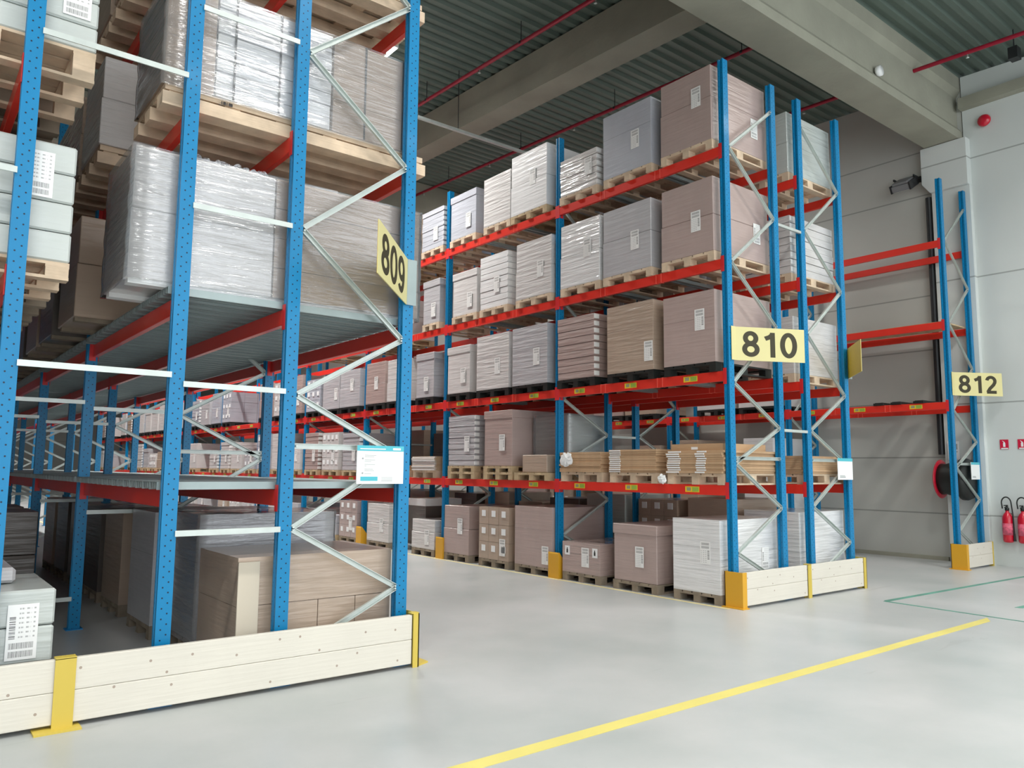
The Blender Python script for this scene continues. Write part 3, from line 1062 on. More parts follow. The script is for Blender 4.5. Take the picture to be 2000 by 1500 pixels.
Z = {0: 0.0, 1: LV[1], 2: LV[2], 3: LV[3], 4: LV[4]}
A810 = [
    # level, y0, y1, top, style, colour, film, shell, label, pallet material
    (4, .12, .96, 6.83, 'two', 'pink', 1, 0, (.72, .50), M_WOOD2),
    (4, 1.13, 2.05, 6.78, 'plain', 'blue', 1, 0, (.68, .30), M_WOOD2),
    (4, 2.19, 3.01, 6.41, 'slabs', 'pale', 2, 0, (.78, .20), M_WOOD2),
    (4, 3.32, 4.24, 6.86, 'two', 'white', 1, 0, (.62, .42), M_WOOD),  # white base also carries the bright reflection on its film
    (4, 4.26, 5.01, 6.70, 'bricks', 'pale', 2, 0, None, M_WOOD2),
    (4, 5.25, 6.07, 6.66, 'lid', 'blue', 1, 0, (.72, .15), M_WOOD2),
    (4, 6.30, 7.07, 6.61, 'slabs', 'blue', 1, 0, (.66, .15), M_WOOD2),
    (3, .12, .97, 5.34, 'two', 'pink', 1, 0, (.68, .30), M_WOOD2),
    (3, 1.15, 2.07, 5.34, 'two', 'grey', 1, 0, (.68, .30), M_WOOD2),
    (3, 2.14, 2.99, 5.35, 'two', 'white', 2, 0, (.70, .40), M_WOOD2),
    (3, 3.20, 4.09, 5.31, 'two', 'pale', 2, 0, (.70, .30), M_WOOD2),
    (3, 4.31, 5.10, 5.30, 'slabs', 'white', 1, 0, (.62, .25), M_WOOD2),
    (3, 5.19, 5.96, 5.17, 'lid', 'pale', 1, 0, (.72, .12), M_WOOD2),
    (3, 6.39, 6.98, 5.21, 'lid', 'grey', 1, 0, (.66, .12), M_WOOD2),
    (2, .13, .95, 3.87, 'plain', 'pink', 1, 0, (.72, .42), M_BLACKP),
    (2, 1.13, 1.99, 3.91, 'plain', 'brown', 2, 0, (.90, .12), M_BLACKP),
    (2, 2.25, 3.06, 3.90, 'slabs', 'pink', 2, 0, None, M_BLACKP),
    (2, 3.29, 4.16, 3.90, 'plain', 'grey', 2, 0, (.70, .30), M_BLACKP),
    (2, 4.26, 5.16, 3.89, 'plain', 'pale', 2, 0, (.66, .25), M_BLACKP),
    (2, 5.37, 6.09, 3.81, 'lid', 'pale', 1, 0, (.72, .18), M_BLACKP),
    (2, 6.54, 7.18, 3.81, 'lid', 'grey', 1, 0, (.60, .12), M_BLACKP),
    (2, 7.55, 8.30, 3.81, 'two', 'pale', 1, 0, (.7, .2), M_BLACKP),
    (2, 8.39, 9.21, 3.83, 'two', 'pink', 1, 0, (.55, .30), M_BLACKP),
    (2, 9.50, 10.46, 3.78, 'two', 'grey', 1, 0, (.62, .35), M_BLACKP),
    (2, 10.48, 11.34, 3.76, 'plain', 'grey', 1, 0, (.80, .20), M_BLACKP),
    (2, 11.49, 12.27, 3.73, 'cartons', 'blue', 1, 0, None, M_BLACKP),
    (1, 4.15, 4.93, 2.58, 'lid', 'pink', 1, 0, (.66, .25), M_WOOD),
    (1, 5.19, 6.01, 2.55, 'slabs', 'grey', 2, 0, (.72, .25), M_WOOD),
    (0, .12, .84, 1.01, 'plain', 'white', 2, 0, (.70, .35), M_WOODG),
    (0, 1.11, 1.90, .88, 'lid', 'pink', 1, 0, (.62, .20), M_WOODG),
    (0, 2.15, 2.93, .56, 'plain', 'pink', 2, 0, (.62, .10), M_WOODG),
    (0, 3.16, 4.06, 1.03, 'plain', 'pink', 1, 0, (.82, .05), M_WOODG),
    (0, 4.22, 5.03, .98, 'cartons', 'brown', 1, 0, (.80, .08), M_WOODG),
    (0, 5.33, 6.10, .96, 'two', 'pink', 1, 0, (.66, .35), M_WOODG),
    (0, 6.41, 7.20, .66, 'two', 'pale', 2, 0, (.68, .08), M_WOODG),
    (0, 8.09, 8.99, .88, 'two', 'pale', 2, 0, (.68, .2), M_WOODG),
    (0, 9.45, 10.27, .9, 'cartons', 'pink', 1, 0, (.66, .15), M_WOODG),
]
for (lv, y0, y1, zt, st, c, fm, sh, lb, pm) in A810:
    pload(-0.03, y0, y1, Z[lv], zt, st, c, autolabel(c, st, lv, 'rack 810', y0), 'pallet loads %s of rack 810' % SHELF[lv],
          film=fm, shell=bool(sh), lab=lb, pm=pm, endlab=(y0 < .2 and lv > 1) or (lv == 0 and y0 < .2), pallet2=(lv == 1))
for o_ in list(bpy.data.objects):
    if o_.get('category') == 'pallet load' and abs(o_.location.y - 2.15) < .01 and o_.location.z < .1 and abs(o_.location.x + .03) < .01:
        for yy in (0.05, 0.62):
            build('handling_mark', MB().box(-0.006, -0.002, yy, yy + 0.10, 0.37, 0.50), M_PAPER, o_)
            build('bottle_symbol', MB().box(-0.008, -0.006, yy + 0.035, yy + 0.065, 0.40, 0.45).box(-0.008, -0.006, yy + 0.042, yy + 0.058, 0.45, 0.475), M_BLACKP, o_)
# the rest of the rack down the aisle
rr = random.Random(21)
cols = ['pale', 'grey', 'pink', 'grey', 'brown', 'blue', 'pale', 'pale']
def fill(lv, bays, skip=0.1, top=(0.85, 1.0), slots=((.13, .95), (1.13, 2.02), (2.2, 3.02)), first=None):
    for b in bays:
        for i, (a, c) in enumerate(slots):
            y0 = b * PITCH + a
            if first and y0 < first: continue
            if rr.random() < skip: continue
            y1 = b * PITCH + c - rr.uniform(0, 0.08)
            st = rr.choice(['two', 'lid', 'plain', 'slabs', 'cartons', 'two'])
            cc = rr.choice(cols)
            pm = M_BLACKP if lv == 2 else M_WOOD
            pload(-0.03, y0, y1, Z[lv], Z[lv] + 0.1 + rr.uniform(*top), st, cc, autolabel(cc, st, lv, 'rack 810', y0),
                  'pallet loads %s of rack 810' % SHELF[lv], film=1, lab=(.68, .2) if b < 7 else None, pm=pm, seed=rr.randint(0, 2))
fill(4, (2, 3), first=7.2)
fill(3, (2, 3), first=7.2)
fill(2, range(4, 12), skip=0.08, first=12.4)
fill(1, range(3, 12), skip=0.25, top=(0.5, 0.98))
fill(0, range(3, 12), skip=0.15, top=(0.45, 0.85), first=10.4)

# tall dark load with white lid behind the low one on the floor
t = empty('pallet_load', (0.30, 7.25, 0.0), 'tall dark load with a white top cover on the floor of rack 810', 'pallet load', 'pallet loads on the floor of rack 810')
link('pallet', pallet_mesh(0.85, 0.78, M_WHITE, 0.125), t)
build('carton_stack', MB().box(0.02, 0.83, 0.02, 0.76, 0.125, 0.98), carton_mat('dark', 1), t)
build('top_cover', MB().box(0.0, 0.85, 0.0, 0.78, 0.88, 1.02), M_WHITE, t)

# level 1, bay two: short brown box and a tall pale wrapped load on one pallet
t = empty('pallet_load', (-0.03, 3.25, Z[1]), 'pale greenish film-wrapped load with a short brown carton in front, lowest beams of rack 810', 'pallet load',
          'pallet loads on the lowest beams of rack 810')
link('pallet', pallet_mesh(1.2, 0.84, M_WOOD, 0.125), t)
build('carton', MB().box(0.02, 0.38, 0.06, 0.66, 0.125, 0.40), carton_mat('brown', 1), t, bevel=0.01)
build('wrapped_bale', MB().box(0.0, 0.84, 0, 0.84, 0, 0.93), carton_mat('green', 2), t, loc=(0.42, 0.0, 0.125), bevel=0.03)
link('stretch_film', film_mesh(0.84, 0.84, 0.93, 2), t, (0.42, 0, 0.125))

# flattened cartons: every sheet its own thing
sheet_cache = {}
def sheet(dx, dy, th, white):
    k = (dx, dy, th, white)
    if k not in sheet_cache:
        mb = MB().box(0, dx, 0, dy, 0, th)
        b = mb.mesh('flat_carton', M_FLAT)
        wm = None
        if white:
            wm = [MB().box(-0.012, 0.03, a, c, 0.003, th - 0.006).mesh('white_edge', M_FLATW) for (a, c) in white]
        sheet_cache[k] = (b, wm)
    return sheet_cache[k]
def flat_stack(x, y0, z0, dx, dy, n, th, where, white=None, pm=M_WOOD2, seed=0, cat='flat carton', dxp=1.2):
    r = random.Random(seed)
    p = link('pallet', pallet_mesh(dxp, dy, pm, 0.14), None, (x + 0.02, y0, z0))
    tag(p, 'light wooden pallet under the flat cartons %s' % where, 'pallet', 'pallets under flat cartons')
    b, wm = sheet(dx, dy, th, white)
    for i in range(n):
        o = link('flat_carton', b, None, (x + r.uniform(-0.012, 0.012), y0 + r.uniform(-0.012, 0.012), z0 + 0.14 + i * (th + 0.001)))
        o['label'] = 'flat brown carton sheet in the stack %s' % where
        o['category'] = 'flat carton'
        o['group'] = 'flat cartons %s' % where
        for w1 in (wm or []):
            link('white_edge', w1, o)
    return z0 + 0.14 + n * (th + 0.001)
zt = flat_stack(-0.02, .06, Z[1], 1.2, .88, 10, .0275, 'nearest the 810 sign, lowest beams', white=((.18 + .08, .40), (.66, .86)), seed=1)
t = tag(link('open_carton', MB().box(0, .9, 0, .80, 0, .085).mesh('open_carton', carton_mat('kraft', 0)), None, (0.04, 0.1, zt)),
    'low brown carton lying on top of the flat cartons nearest the 810 sign', 'carton')
build('printed_mark', MB().box(-0.003, 0, .38, .48, .012, .045), M_PAPER, t)
flat_stack(-0.02, 1.12, Z[1], 1.2, .86, 11, .0275, 'in the middle of first bay, rack 810', white=((.64, .84),), seed=2)
flat_stack(-0.02, 2.14, Z[1], 1.2, .86, 10, .028, 'beside the second blue post, rack 810', seed=3)
# crumpled paper on the third stack
cb = MB()
r_ = random.Random(5)
bmesh.ops.create_icosphere(cb.bm, subdivisions=3, radius=0.11)
for v in cb.bm.verts:
    s = 1 + r_.uniform(-0.28, 0.2)
    v.co = Vector((v.co.x * 0.35 * s, v.co.y * 1.1 * s, v.co.z * 0.95 * s))
tag(build('crumpled_paper', cb, M_PAPER, loc=(-0.075, 2.80, Z[1] + .32)), 'crumpled white paper hanging on the end of the flat cartons beside the blue post', 'paper')
cb = MB()
bmesh.ops.create_icosphere(cb.bm, subdivisions=3, radius=0.06)
for v in cb.bm.verts:
    s = 1 + r_.uniform(-0.3, 0.2)
    v.co = Vector((v.co.x * 0.6 * s, v.co.y * s, v.co.z * s))
tag(build('crumpled_wrap', cb, M_PAPER, loc=(-0.06, 0.98, Z[1] + .062)), 'small crumpled wad of wrapping on the beam beside the pallet', 'wrapping')
flat_stack(-0.02, 6.45, Z[1], 1.1, .80, 9, .028, 'with white edges, third bay, rack 810', white=((.0, .80),), seed=4)
flat_stack(-0.02, 7.5, Z[1], 1.1, .80, 3, .03, 'half hidden behind the large white notice', white=((.0, .3), (.5, .8)), seed=5)
# flats on the rack behind 810
flat_stack(1.76, .08, Z[1], 1.1, .84, 8, .03, 'at the end of the rack behind 810', seed=6)
flat_stack(1.76, 1.10, Z[1], 1.1, .84, 5, .03, 'second in the rack behind 810', seed=7)

# loads of the rack behind 810
B811 = [
    (4, .12, .96, 6.72, 'two', 'green'), (3, .12, .96, 5.2, 'slabs', 'pale'), (2, .12, .96, 3.75, 'plain', 'pale'), (0, .12, .98, 1.06, 'plain', 'white'),
    (4, 1.13, 2.0, 6.6, 'plain', 'grey'), (3, 1.13, 2.0, 5.2, 'plain', 'grey'), (2, 1.13, 2.0, 3.8, 'two', 'brown'), (0, 1.13, 2.0, 1.2, 'two', 'brown'),
    (4, 2.2, 3.0, 6.5, 'lid', 'grey'), (3, 2.2, 3.0, 5.1, 'lid', 'brown'), (2, 2.2, 3.0, 3.7, 'plain', 'pink'), (0, 2.2, 3.0, 1.15, 'cartons', 'brown'),
    (2, 3.3, 4.1, 3.8, 'plain', 'grey'), (2, 4.3, 5.1, 3.8, 'two', 'brown'), (0, 3.3, 4.2, 1.2, 'plain', 'green'), (0, 4.4, 5.2, 1.1, 'two', 'dark'),
    (3, 3.3, 4.1, 5.2, 'plain', 'grey'), (3, 4.3, 5.1, 5.2, 'two', 'brown'), (4, 3.3, 4.1, 6.6, 'plain', 'grey'), (0, 5.4, 6.1, 1.0, 'lid', 'brown'),
    (0, 6.4, 7.2, 1.15, 'plain', 'brown'), (0, 7.5, 8.3, 1.1, 'plain', 'dark'), (2, 5.4, 6.1, 3.8, 'plain', 'brown'), (2, 6.4, 7.2, 3.7, 'two', 'grey'),
    (1, 5.4, 6.1, 2.3, 'plain', 'brown'), (1, 6.45, 7.25, 2.4, 'two', 'dark'), (1, 7.5, 8.3, 2.5, 'plain', 'brown'), (1, 8.4, 9.2, 2.4, 'two', 'dark'),
    (1, 9.6, 10.4, 2.5, 'plain', 'brown'), (1, 10.6, 11.4, 2.4, 'plain', 'dark'), (2, 9.6, 10.4, 3.8, 'plain', 'brown'), (2, 7.5, 8.3, 3.8, 'plain', 'dark'),
    (0, 9.5, 10.3, 1.1, 'plain', 'brown'), (0, 10.5, 11.3, 1.1, 'plain', 'dark'),
]
for (lv, y0, y1, zt, st, c) in B811:
    pload(1.70, y0, y1, Z[lv], zt, st, c, autolabel(c, st, lv, 'rack behind 810', y0), 'pallet loads in the rack behind 810',
          film=2 if y0 < .2 else 1, shell=False, lab=None, pm=M_WOOD2 if lv else M_WOODG, dx=1.15)

# loads of rack 812 beyond the gap: floor and second beams, further bays
C812 = [(2, 3.2, 4.2, 3.25, 'plain', 'pale'), (2, 4.3, 5.3, 3.3, 'two', 'pale'), (2, 6.5, 7.5, 3.3, 'plain', 'brown'), (2, 7.6, 8.6, 3.25, 'two', 'pink'),
        (0, 3.4, 4.1, 2.3, 'plain', 'white'), (0, 5.3, 6.1, 2.3, 'two', 'brown'), (0, 6.4, 7.2, 2.2, 'plain', 'brown'), (0, 7.5, 8.3, 2.0, 'two', 'brown'),
        (0, 9.5, 10.3, 2.1, 'cartons', 'brown'), (0, 10.5, 11.3, 2.2, 'plain', 'pink'), (0, 12.6, 13.4, 2.2, 'plain', 'brown'), (2, 9.5, 10.5, 3.4, 'plain', 'brown')]
for (lv, y0, y1, zt, st, c) in C812:
    pload(6.20, y0, y1, Z[lv], zt, st, c, autolabel(c, st, lv, 'rack 812', y0), 'pallet loads in rack 812', film=1, lab=None,
          pm=M_BLACKP if lv else M_WOODG, dx=1.1)
for y0, n in ((0.40, 'nearest the rack end'), (0.80, 'in the middle'), (1.12, 'furthest from the rack end')):
    tag(link('plastic_block', MB().box(0, .9, 0, .19, 0, .045).box(0.02, .88, .02, .17, .045, .055).mesh('plastic_block', M_BLACKP, bevel=0.004), None, (6.25, y0, Z[2] + .001)),
        'low black plastic block on the second beams of rack 812, %s' % n, 'block', 'black blocks on rack 812')
# bare wooden shelf on the third beams of rack 812
tag(build('wooden_shelf', MB().box(6.36, 7.28, 0.06, 3.04, 0.0, 0.022), M_WOOD, loc=(0, 0, Z[3] + .001)), 'bare wooden shelf board on the third beams of rack 812', 'shelf')

# ------------------------------------------------------------------ rack 809 loads
def long_pallet(dx, dy, m=M_WOOD2, h=0.17):
    mb = MB()
    n = 3
    for i in range(n):
        yy = i * (dy - 0.15) / (n - 1)
        mb.box(0, dx, yy, yy + 0.15, 0, 0.10)
    for i in range(6):
        x = 0.05 + i * (dx - 0.22) / 5
        mb.box(x, x + 0.12, 0.03, dy - 0.03, 0.10, 0.122)
    for i in range(5):
        yy = 0.02 + i * (dy - 0.19) / 4
        mb.box(0.02, dx - 0.02, yy, yy + 0.15, 0.122, h)
    return mb.mesh('pallet', m)
lp = long_pallet(2.25, 0.86)

def add_strap(parent, x, dy, z0, z1, mtl=M_STRAP):
    t = 0.004
    build('strap', MB().box(x, x + 0.016, -t, 0, z0, z1).box(x, x + 0.016, -t, dy, z1, z1 + t), mtl, parent)

def long_load(y0, dy, lv, x0, x1, ztop, label, sections, pallet=True, shell=True, dark=False):
    z0 = Z[lv] + (0.06 if lv in (1, 2) else 0)
    o = empty('pallet_load', (x0, y0, z0), label, 'pallet load', 'long carton loads in rack 809')
    zb = 0.0
    if pallet:
        link('pallet', lp, o)
        zb = 0.172
    else:
        mb = MB()
        for yy in (0.04, dy - 0.14):
            mb.box(0.02, x1 - x0 - 0.02, yy, yy + 0.10, 0, 0.035)
        build('skid', mb, M_WHITE if shell else M_WOODG, o)
        zb = 0.035
    h = ztop - z0 - zb
    for (a, b, st, c, fm) in sections:
        xx0, xx1 = a * (x1 - x0), b * (x1 - x0)
        mb_me = stack_mesh(xx1 - xx0 - 0.01, dy, h, st, c, fm, 1)
        link('carton_stack', mb_me, o, (xx0 + 0.005, 0, zb))
    if shell:
        link('stretch_film', film_mesh(x1 - x0, dy, h, 3), o, (0, 0, zb))
    return o, zb, h

GA = 'long carton loads in rack 809'
# second beams: big wrapped load right behind the end frame
o, zb, h = long_load(0.10, 0.78, 2, -6.72, -4.34, 3.89, 'huge film-wrapped carton load on the second beams, end of rack 809',
                     [(0.0, 0.17, 'two', 'pale', 2), (0.17, 0.44, 'two', 'pale', 2), (0.44, 1.0, 'layers', 'brown', 1)], pallet=False)
r_ = random.Random(9)
cr = MB()
pts = []
for i in range(30):
    x = 0.42 + i * 0.02
    pts.append((x, 0.06 + r_.uniform(-.03, .03), zb + h + 0.01 + r_.uniform(0, .035)))
cr.curve(pts, 0.014, 6)
build('film_ruffle', cr, M_FILM, o)
for i, (y0, zt, c) in enumerate(((2.0, 3.85, 'brown'), (3.25, 3.8, 'dark'), (4.3, 3.85, 'brown'), (5.4, 3.8, 'dark'), (6.5, 3.85, 'brown'), (7.6, 3.8, 'dark'))):
    long_load(y0, 0.85, 2, -6.74, -4.40, zt, '%s long load on the second beams of rack 809, %s behind the front one' % (DESC[c], ORD[i]),
              [(0, 1, 'two', c, 1)], pallet=False, shell=False)
# third beams
o, zb, h = long_load(0.08, 0.80, 3, -6.56, -4.42, 5.24, 'shiny wrapped carton load on a long timber pallet, third beams, end of rack 809',
                     [(0.0, 0.17, 'plain', 'brown', 0), (0.17, 0.62, 'slabs', 'white', 2), (0.62, 1.0, 'layers', 'brown', 1)])
for fx in (0.50, 0.86, 1.62, 1.99):
    add_strap(o, fx, 0.8, zb, zb + h)
# stamped marks on the pallet timber
mk = MB()
for (dx_, w_) in ((0.0, .006), (0.014, .02), (0.04, .006), (0.055, .03)):
    mk.box(0.42 + dx_, 0.42 + dx_ + w_, -0.002, 0, 0.115, 0.14)
mk.box(0.40, 0.43, -0.002, 0, 0.105, 0.11)
build('stamp_mark', mk, M_STRAP, o)
for i, y0 in enumerate((1.62, 2.6, 3.4)):
    long_load(y0, 0.82, 3, -6.70, -4.42, 5.22, 'grey wrapped long load on the third beams of rack 809, %s behind the front one' % ORD[i],
              [(0.0, 1.0, 'two', ('pale', 'brown', 'dark')[i], 2)], shell=False)
# top beams
for i, y0 in enumerate((0.08, 1.1, 2.1)):
    long_load(y0, 0.82, 4, -6.60, -4.42, 6.75, 'long timber pallet load on the top beams of rack 809, %s from the front' % ORD[i],
              [(0.0, 1.0, 'two', 'brown', 1)], shell=False)
# floor of rack 809
def floor_load(x0, x1, y0, y1, zt, st, c, label, film=1, shell=False, ph=0.125):
    o = empty('pallet_load', (x0, y0, 0), label, 'pallet load', 'floor loads of rack 809')
    dx = x1 - x0
    link('pallet', pallet_mesh(dx, y1 - y0, M_WOODG, ph), o)
    link('carton_stack', stack_mesh(dx, y1 - y0, zt - ph, st, c, film, 1), o, (0, 0, ph))
    if shell:
        link('stretch_film', film_mesh(dx, y1 - y0, zt - ph, 2), o, (0, 0, ph))
    return o
o = floor_load(-5.84, -4.55, .10, 1.0, .93, 'bigcartons', 'brown', 'brown carton load on the floor behind the white boards of rack 809')
floor_load(-5.80, -4.56, 1.18, 2.0, 1.19, 'plain', 'grey', 'taller grey wrapped load directly behind the brown carton load of rack 809', film=2, shell=True)
floor_load(-5.92, -4.60, 2.14, 3.0, 1.17, 'plain', 'grey', 'grey wrapped load on the floor of rack 809, third from the front')
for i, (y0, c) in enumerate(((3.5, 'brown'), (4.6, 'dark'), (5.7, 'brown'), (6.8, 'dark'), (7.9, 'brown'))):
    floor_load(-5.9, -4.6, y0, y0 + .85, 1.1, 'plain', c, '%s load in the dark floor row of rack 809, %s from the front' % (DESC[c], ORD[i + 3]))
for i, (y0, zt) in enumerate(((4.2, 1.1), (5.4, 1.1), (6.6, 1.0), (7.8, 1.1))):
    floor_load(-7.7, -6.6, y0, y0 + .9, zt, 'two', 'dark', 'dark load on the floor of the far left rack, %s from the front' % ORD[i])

# far left rack loads
def left_load(x0, x1, y0, y1, z0, zt, st, c, label, ph=0.12, n_lab=True, shell=False, pm=M_WOOD2):
    o = empty('pallet_load', (x0, y0, z0), label, 'pallet load', 'loads of the far left rack')
    dx = x1 - x0
    link('pallet', pallet_mesh(dx, y1 - y0, pm, ph), o)
    n = 4
    mb = MB()
    H = zt - z0 - ph
    if st == 'tiers':
        for i in range(n if H > .6 else 2):
            nn = n if H > .6 else 2
            a, b = i * H / nn, (i + 1) * H / nn - 0.006
            mb.box(0, dx * 0.52, 0, y1 - y0, a, b)
            mb.box(dx * 0.53, dx, 0, y1 - y0, a, b)
        build('carton_stack', mb, carton_mat(c, 1), o, (0, 0, ph), bevel=0.012)
    else:
        link('carton_stack', stack_mesh(dx, y1 - y0, H, st, c, 1, 2), o, (0, 0, ph))
    return o, H
o, H = left_load(-8.25, -7.07, .10, .95, Z[2], 3.76, 'tiers', 'green', 'pale carton load with white label at the left photo edge, second beams')
l = link('shipping_label', label_me(0.19, 0.31), o, (0.90, -0.004, 0.45)); l.rotation_euler = (0, 0, math.pi / 2); l.location = (1.05, -0.004, 0.12 + 0.42)
o, H = left_load(-8.25, -7.0, .10, .95, Z[3], 5.2, 'tiers', 'green', 'pale carton load on fresh timber at the upper left photo corner, third beams', ph=0.22)
l = link('shipping_label', label_me(0.17, 0.3), o); l.rotation_euler = (0, 0, math.pi / 2); l.location = (1.20, -0.004, 0.22 + 0.22)
o, H = left_load(-8.2, -7.01, .10, 1.0, 0, .82, 'tiers', 'green', 'pale carton load with large white label on the floor at the left photo edge', ph=0.36, pm=M_WOODG)
l = link('shipping_label', label_me(0.17, 0.34), o); l.rotation_euler = (0, 0, math.pi / 2); l.location = (1.10, -0.004, 0.39)
tag(build('carton', MB().box(0, 1.0, 0, .6, 0, .1), carton_mat('grey', 1), loc=(-8.2, .45, .822), bevel=0.02), 'low grey wrapped carton lying on the pale load at the left photo edge', 'carton')
for i, (y0, lv, c) in enumerate(((1.2, 2, 'brown'), (2.2, 2, 'dark'), (3.3, 2, 'brown'), (4.3, 2, 'dark'), (5.3, 2, 'brown'))):
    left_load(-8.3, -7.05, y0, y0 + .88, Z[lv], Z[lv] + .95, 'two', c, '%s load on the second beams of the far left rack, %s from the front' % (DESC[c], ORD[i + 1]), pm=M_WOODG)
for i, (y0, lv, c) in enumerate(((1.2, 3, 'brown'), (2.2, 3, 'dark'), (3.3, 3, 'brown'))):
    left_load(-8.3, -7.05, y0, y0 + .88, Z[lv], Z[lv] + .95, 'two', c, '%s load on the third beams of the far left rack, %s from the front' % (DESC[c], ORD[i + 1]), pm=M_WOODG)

# ------------------------------------------------------------------ rack end protection
def board(x0, x1, label):
    b = empty('guard_board', (x0, -0.165, 0.03), label, 'board', 'white timber guard boards at the rack ends')
    L = x1 - x0
    build('lower_plank', MB().box(0, L, 0, 0.045, 0, 0.19), M_BOARD, b, bevel=0.004)
    build('upper_plank', MB().box(0, L, 0, 0.045, 0.192, 0.385), M_BOARD, b, bevel=0.004)
board(-8.9, -7.01, 'white timber guard board left of the yellow bracket, left photo edge')
board(-6.93, -4.49, 'long white timber guard board at the end of rack 809')
board(0.06, 1.39, 'white timber guard board under the 810 sign')
board(1.48, 2.82, 'white timber guard board at the end of the rack behind 810')
board(6.25, 7.33, 'short timber guard board at the end of rack 812')

def flat_bracket(x, w_, label, foot=True):
    mb = MB().box(x, x + w_, -0.178, -0.168, 0.0, 0.42).box(x, x + w_, -0.178, -0.11, 0.416, 0.426).box(x, x + w_, -0.118, -0.11, 0, 0.42)
    if foot: mb.box(x - 0.10, x + w_ + 0.04, -0.25, -0.11, 0, 0.012)
    tag(build('yellow_bracket', mb, M_YEL2), label, 'bracket', 'yellow brackets holding the guard boards')
flat_bracket(-7.03, 0.115, 'yellow upright bracket between the two guard boards of rack 809')
flat_bracket(1.395, 0.075, 'slim yellow bracket between the guard boards of rack 810', foot=False)
mb = MB().box(2.82, 2.885, -0.178, -0.168, 0, .42).box(2.875, 2.885, -0.178, 0.06, 0, .42).box(2.80, 2.98, -.12, .06, 0, .012)
tag(build('yellow_bracket', mb, M_YEL2), 'yellow corner bracket at the right end of the guard boards of rack 810', 'bracket', 'yellow brackets holding the guard boards')
mb = MB().box(-4.485, -4.43, -0.178, -0.168, 0, .425).box(-4.44, -4.43, -0.178, 0.05, 0, .425).box(-4.50, -4.43, -0.17, -0.11, .425, .433)
mb.prism([(-4.43, -.16), (-4.29, -.10), (-4.29, 0.04), (-4.43, .05)], 'Z', 0, .012)
tag(build('yellow_bracket', mb, M_YEL2), 'yellow corner bracket with foot plate at the end of rack 809', 'bracket', 'yellow brackets holding the guard boards')
mb = MB().box(7.33, 7.345, -0.178, -0.10, 0, .42)
tag(build('yellow_bracket', mb, M_YEL2), 'thin yellow bracket at the right end of the guard board of rack 812', 'bracket', 'yellow brackets holding the guard boards')

def corner_guard(x, label, wide=0.20):
    """folded plate wrapped round the aisle corner of a rack end"""
    mb = MB()
    mb.box(x - 0.075, x - 0.065, -0.178, 0.075, 0, .42)
    mb.box(x - 0.065, x + 0.01, -0.178, -0.168, 0, .42)
    mb.box(x - 0.075, x + 0.05, 0.065, 0.075, 0, .42)
    mb.box(x - 0.11, x + 0.02, -0.20, 0.10, 0, .012)
    tag(build('corner_guard', mb, M_YEL), label, 'guard', 'yellow corner guards')
corner_guard(0.06, 'orange yellow corner guard at the foot of the first blue post of rack 810')
corner_guard(6.30, 'orange yellow corner guard at the foot of rack 812')
mbg = MB()
mbg.prism([(-0.11, 0), (-0.10, 0), (-0.10, .38), (-0.11, .36)], 'Y', -0.105, 0.105)
mbg.prism([(-0.11, 0), (0.05, 0), (0.05, .20), (-0.09, .38), (-0.11, .38)], 'Y', -0.115, -0.105)
mbg.prism([(-0.11, 0), (0.05, 0), (0.05, .20), (-0.09, .38), (-0.11, .38)], 'Y', 0.105, 0.115)
gme = mbg.mesh('post_guard', M_YEL)
for k in range(1, 8):
    tag(link('post_guard', gme, None, (0.06 - 0.01, k * PITCH, 0)), 'yellow post guard at the foot of the %s aisle post of rack 810' % ORD[k], 'guard', 'yellow post guards down the aisle')

# ------------------------------------------------------------------ signs
def digit_paths(ch):
    """centre lines of one bold digit in a 0.6 x 1 cell, as (points, closed)"""
    def ell(cx, cy, rx, ry, a0=0, a1=360, n=36):
        return [(cx + rx * math.cos(math.radians(a0 + (a1 - a0) * i / n)), cy + ry * math.sin(math.radians(a0 + (a1 - a0) * i / n))) for i in range(n + 1)]
    if ch == '0':
        return [(ell(.3, .5, .215, .42)[:-1], True)]
    if ch == '8':
        return [(ell(.3, .725, .180, .195)[:-1], True), (ell(.3, .29, .215, .21)[:-1], True)]
    if ch == '9':
        return [(ell(.3, .66, .205, .26)[:-1], True), (ell(.3, .60, .205, .52, 10, -90, 14) + ell(.3, .24, .20, .16, -90, -160, 8), False)]
    if ch == '1':
        return [([(.40, .0), (.40, .98)], False), ([(.40, .90), (.30, .80), (.14, .73)], False)]
    if ch == '2':
        return [(ell(.3, .70, .20, .22, 170, 0, 18) + [(.49, .62), (.42, .48), (.24, .28), (.12, .07)], False), ([(.07, .07), (.56, .07)], False)]
def digit_mesh(ch, W_, H_, t=0.172):
    mb = MB()
    for k_, (pts, closed) in enumerate(digit_paths(ch)):
        n = len(pts)
        ring = []
        for i in range(n):
            p0 = pts[i - 1] if (i > 0 or closed) else pts[0]
            p1 = pts[(i + 1) % n] if (i < n - 1 or closed) else pts[-1]
            dx, dz = p1[0] - p0[0], p1[1] - p0[1]
            l = math.hypot(dx, dz) or 1
            nx, nz = -dz / l * t / 2, dx / l * t / 2
            y = -0.0012 - 0.0003 * k_
            q = []
            for sg in (1, -1):
                for yy in (y, 0.0):
                    q.append(mb.bm.verts.new(((pts[i][0] + sg * nx) * W_, yy, (pts[i][1] + sg * nz) * H_)))
            ring.append(q)
        m = n if closed else n - 1
        for i in range(m):
            a_, b_ = ring[i], ring[(i + 1) % n]
            for u, v in ((0, 2), (2, 3), (3, 1), (1, 0)):
                mb.bm.faces.new((a_[u], a_[v], b_[v], b_[u]))
        if not closed:
            for e_ in (ring[0], ring[-1]):
                mb.bm.faces.new((e_[0], e_[1], e_[3], e_[2]))
    return mb.mesh('digit', M_INK)
